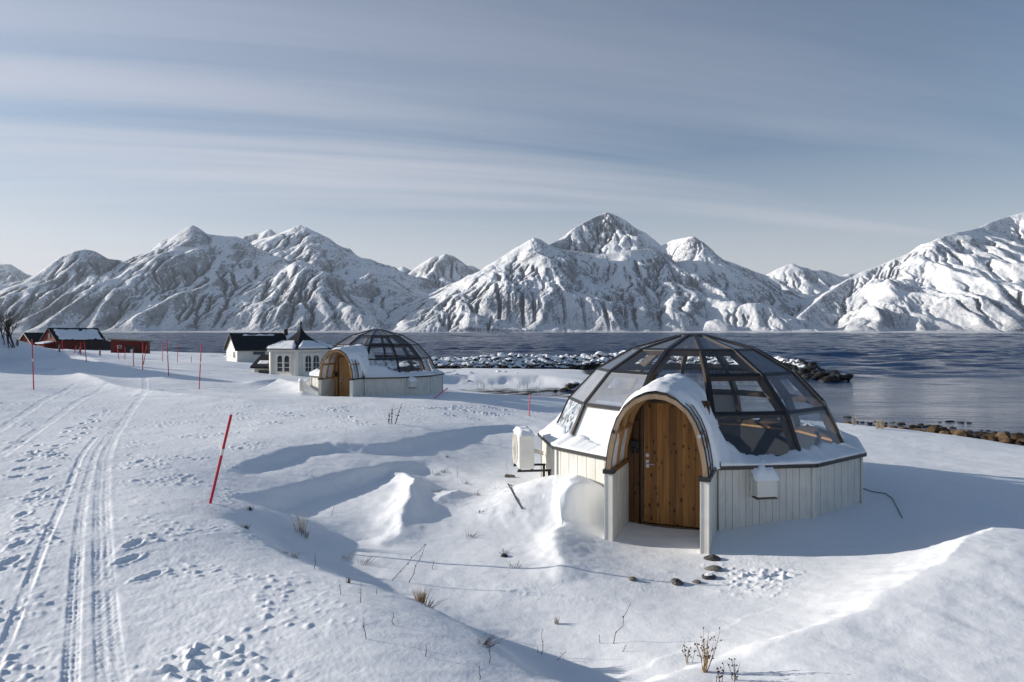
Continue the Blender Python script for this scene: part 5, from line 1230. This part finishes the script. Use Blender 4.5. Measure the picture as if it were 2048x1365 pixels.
# bare shrub at the far left
x, y, z = place(8, 694)
g = MB(); rr2 = random.Random(5)
def branch(p, d, l, r, lev):
    q = p + d * l; g.tube([p, p.lerp(q, .5) + Vector((rr2.uniform(-1, 1), rr2.uniform(-1, 1), 0)) * l * .06, q], [r, r * .8, r * .6], 5, cap=False)
    if lev == 0: return
    for i in range(rr2.choice((3, 4))):
        nd2 = (d + Vector((rr2.uniform(-1, 1), rr2.uniform(-1, 1), rr2.uniform(-.3, .8))) * .62).normalized(); branch(p.lerp(q, rr2.uniform(.45, 1)), nd2, l * rr2.uniform(.55, .8), r * .58, lev - 1)
for i in range(9):
    a = rr2.uniform(0, 6.28); branch(Vector((rr2.uniform(-.7, .7), rr2.uniform(-.5, .5), -.2)), Vector((math.cos(a) * .35, math.sin(a) * .3, 1)).normalized(), rr2.uniform(.8, 1.2), .03, 3)
o = g.build('bare_shrub', m_stem); o.location = (x, y, z); tag(o, 'leafless brown shrub at the far left edge above the snow', 'shrub')
# ------------------------------------------------------------------ the air over the fjord
m_haze = bpy.data.materials.new('haze'); m_haze.use_nodes = True; nt = m_haze.node_tree; nt.nodes.remove(nt.nodes['Principled BSDF'])
pv = nd(nt, 'ShaderNodeVolumePrincipled'); pv.inputs['Color'].default_value = (.80, .90, 1, 1); pv.inputs['Density'].default_value = 2.0e-5; pv.inputs['Anisotropy'].default_value = .2
L(nt, pv.outputs[0], nt.nodes['Material Output'].inputs['Volume'])
mb = MB(); mb.box(-12500, 12500, -400, 12500, -6, 1750); structure(mb.build('haze', m_haze), 'stuff')

# ------------------------------------------------------------------ camera, sun, sky
cam = bpy.data.cameras.new('camera'); cam.lens = 24; cam.sensor_width = 36; cam.clip_end = 60000; cam.clip_start = .1
cam.shift_y = (HZ - 682.5) / 2048
co = bpy.data.objects.new('camera', cam); COL.objects.link(co); co.location = (0, 0, CZ); co.rotation_euler = (R(90), 0, 0); scene.camera = co
sd = Vector((math.sin(R(SUN_AZ)) * math.cos(R(SUN_EL)), math.cos(R(SUN_AZ)) * math.cos(R(SUN_EL)), math.sin(R(SUN_EL))))
sun = bpy.data.lights.new('sun', 'SUN'); sun.energy = 5.0; sun.angle = R(.5); sun.color = (1, .93, .84)
so = bpy.data.objects.new('sun', sun); COL.objects.link(so); so.rotation_euler = sd.to_track_quat('Z', 'Y').to_euler()
w = bpy.data.worlds.new('World'); scene.world = w; w.use_nodes = True; nt = w.node_tree
bg = nt.nodes['Background']; bg.inputs[1].default_value = .085
sky = nd(nt, 'ShaderNodeTexSky', sky_type='NISHITA'); sky.sun_disc = False; sky.sun_elevation = R(SUN_EL); sky.sun_rotation = R(SUN_AZ)
sky.air_density = 1.0; sky.dust_density = .6; sky.ozone_density = 3.0
tc = nd(nt, 'ShaderNodeTexCoord'); sx = nd(nt, 'ShaderNodeSeparateXYZ'); L(nt, tc.outputs['Generated'], sx.inputs[0])
zc = math_(nt, 'ADD', math_(nt, 'MAXIMUM', sx.outputs[2], 0.0), .10)
cx = nd(nt, 'ShaderNodeCombineXYZ'); L(nt, math_(nt, 'DIVIDE', sx.outputs[0], zc), cx.inputs[0]); L(nt, math_(nt, 'DIVIDE', sx.outputs[1], zc), cx.inputs[1])
def cl(scale, rot, ns, det, lo, hi, dist=.4, rough=.55, loc=(0, 0, 0)):
    mp = nd(nt, 'ShaderNodeMapping', vector_type='TEXTURE'); mp.inputs['Scale'].default_value = [1 / q for q in scale]; mp.inputs['Rotation'].default_value = (0, 0, -rot); mp.inputs['Location'].default_value = loc
    L(nt, cx.outputs[0], mp.inputs[0]); return ramp(nt, noise(nt, mp.outputs[0], ns, det, rough, dist), [(lo, 0.0), (hi, 1.0)])
c1 = cl((.16, 1.0, 1), R(-15), .9, 5, .36, .70)
c2 = cl((.07, 1.0, 1), R(-13), 2.6, 6, .34, .72, .3, .6, (3, 1, 0))
c3 = cl((.4, 1.0, 1), R(-18), .35, 2, .30, .70, 0, .5, (1, 5, 0))
cm = math_(nt, 'ADD', math_(nt, 'MULTIPLY', c1, .62), math_(nt, 'MULTIPLY', c2, .26)); cm = math_(nt, 'MULTIPLY', cm, math_(nt, 'ADD', math_(nt, 'MULTIPLY', c3, .8), math_(nt, 'SUBTRACT', .40, math_(nt, 'MULTIPLY', sx.outputs[0], .62))), True)
hz = math_(nt, 'MULTIPLY', ramp(nt, sx.outputs[2], [(.0, .92), (.09, .74), (.17, .34), (.28, 0.0)]), math_(nt, 'SUBTRACT', .92, math_(nt, 'MULTIPLY', sx.outputs[0], .32)), True)
cm = math_(nt, 'MULTIPLY', cm, ramp(nt, sx.outputs[2], [(.20, 1.0), (.34, .85), (.44, .7), (.62, .05)]))
cm = math_(nt, 'MAXIMUM', cm, hz)
L(nt, mixc(nt, cm, sky.outputs[0], (7.15, 6.95, 7.4)), bg.inputs[0])
vs = scene.view_settings; vs.view_transform = 'Standard'; vs.look = 'None'; vs.exposure = .30; vs.gamma = 1
scene.render.engine = 'CYCLES'; scene.cycles.use_denoising = True
scene.cycles.max_bounces = 10; scene.cycles.transparent_max_bounces = 24; scene.cycles.diffuse_bounces = 4; scene.cycles.glossy_bounces = 4
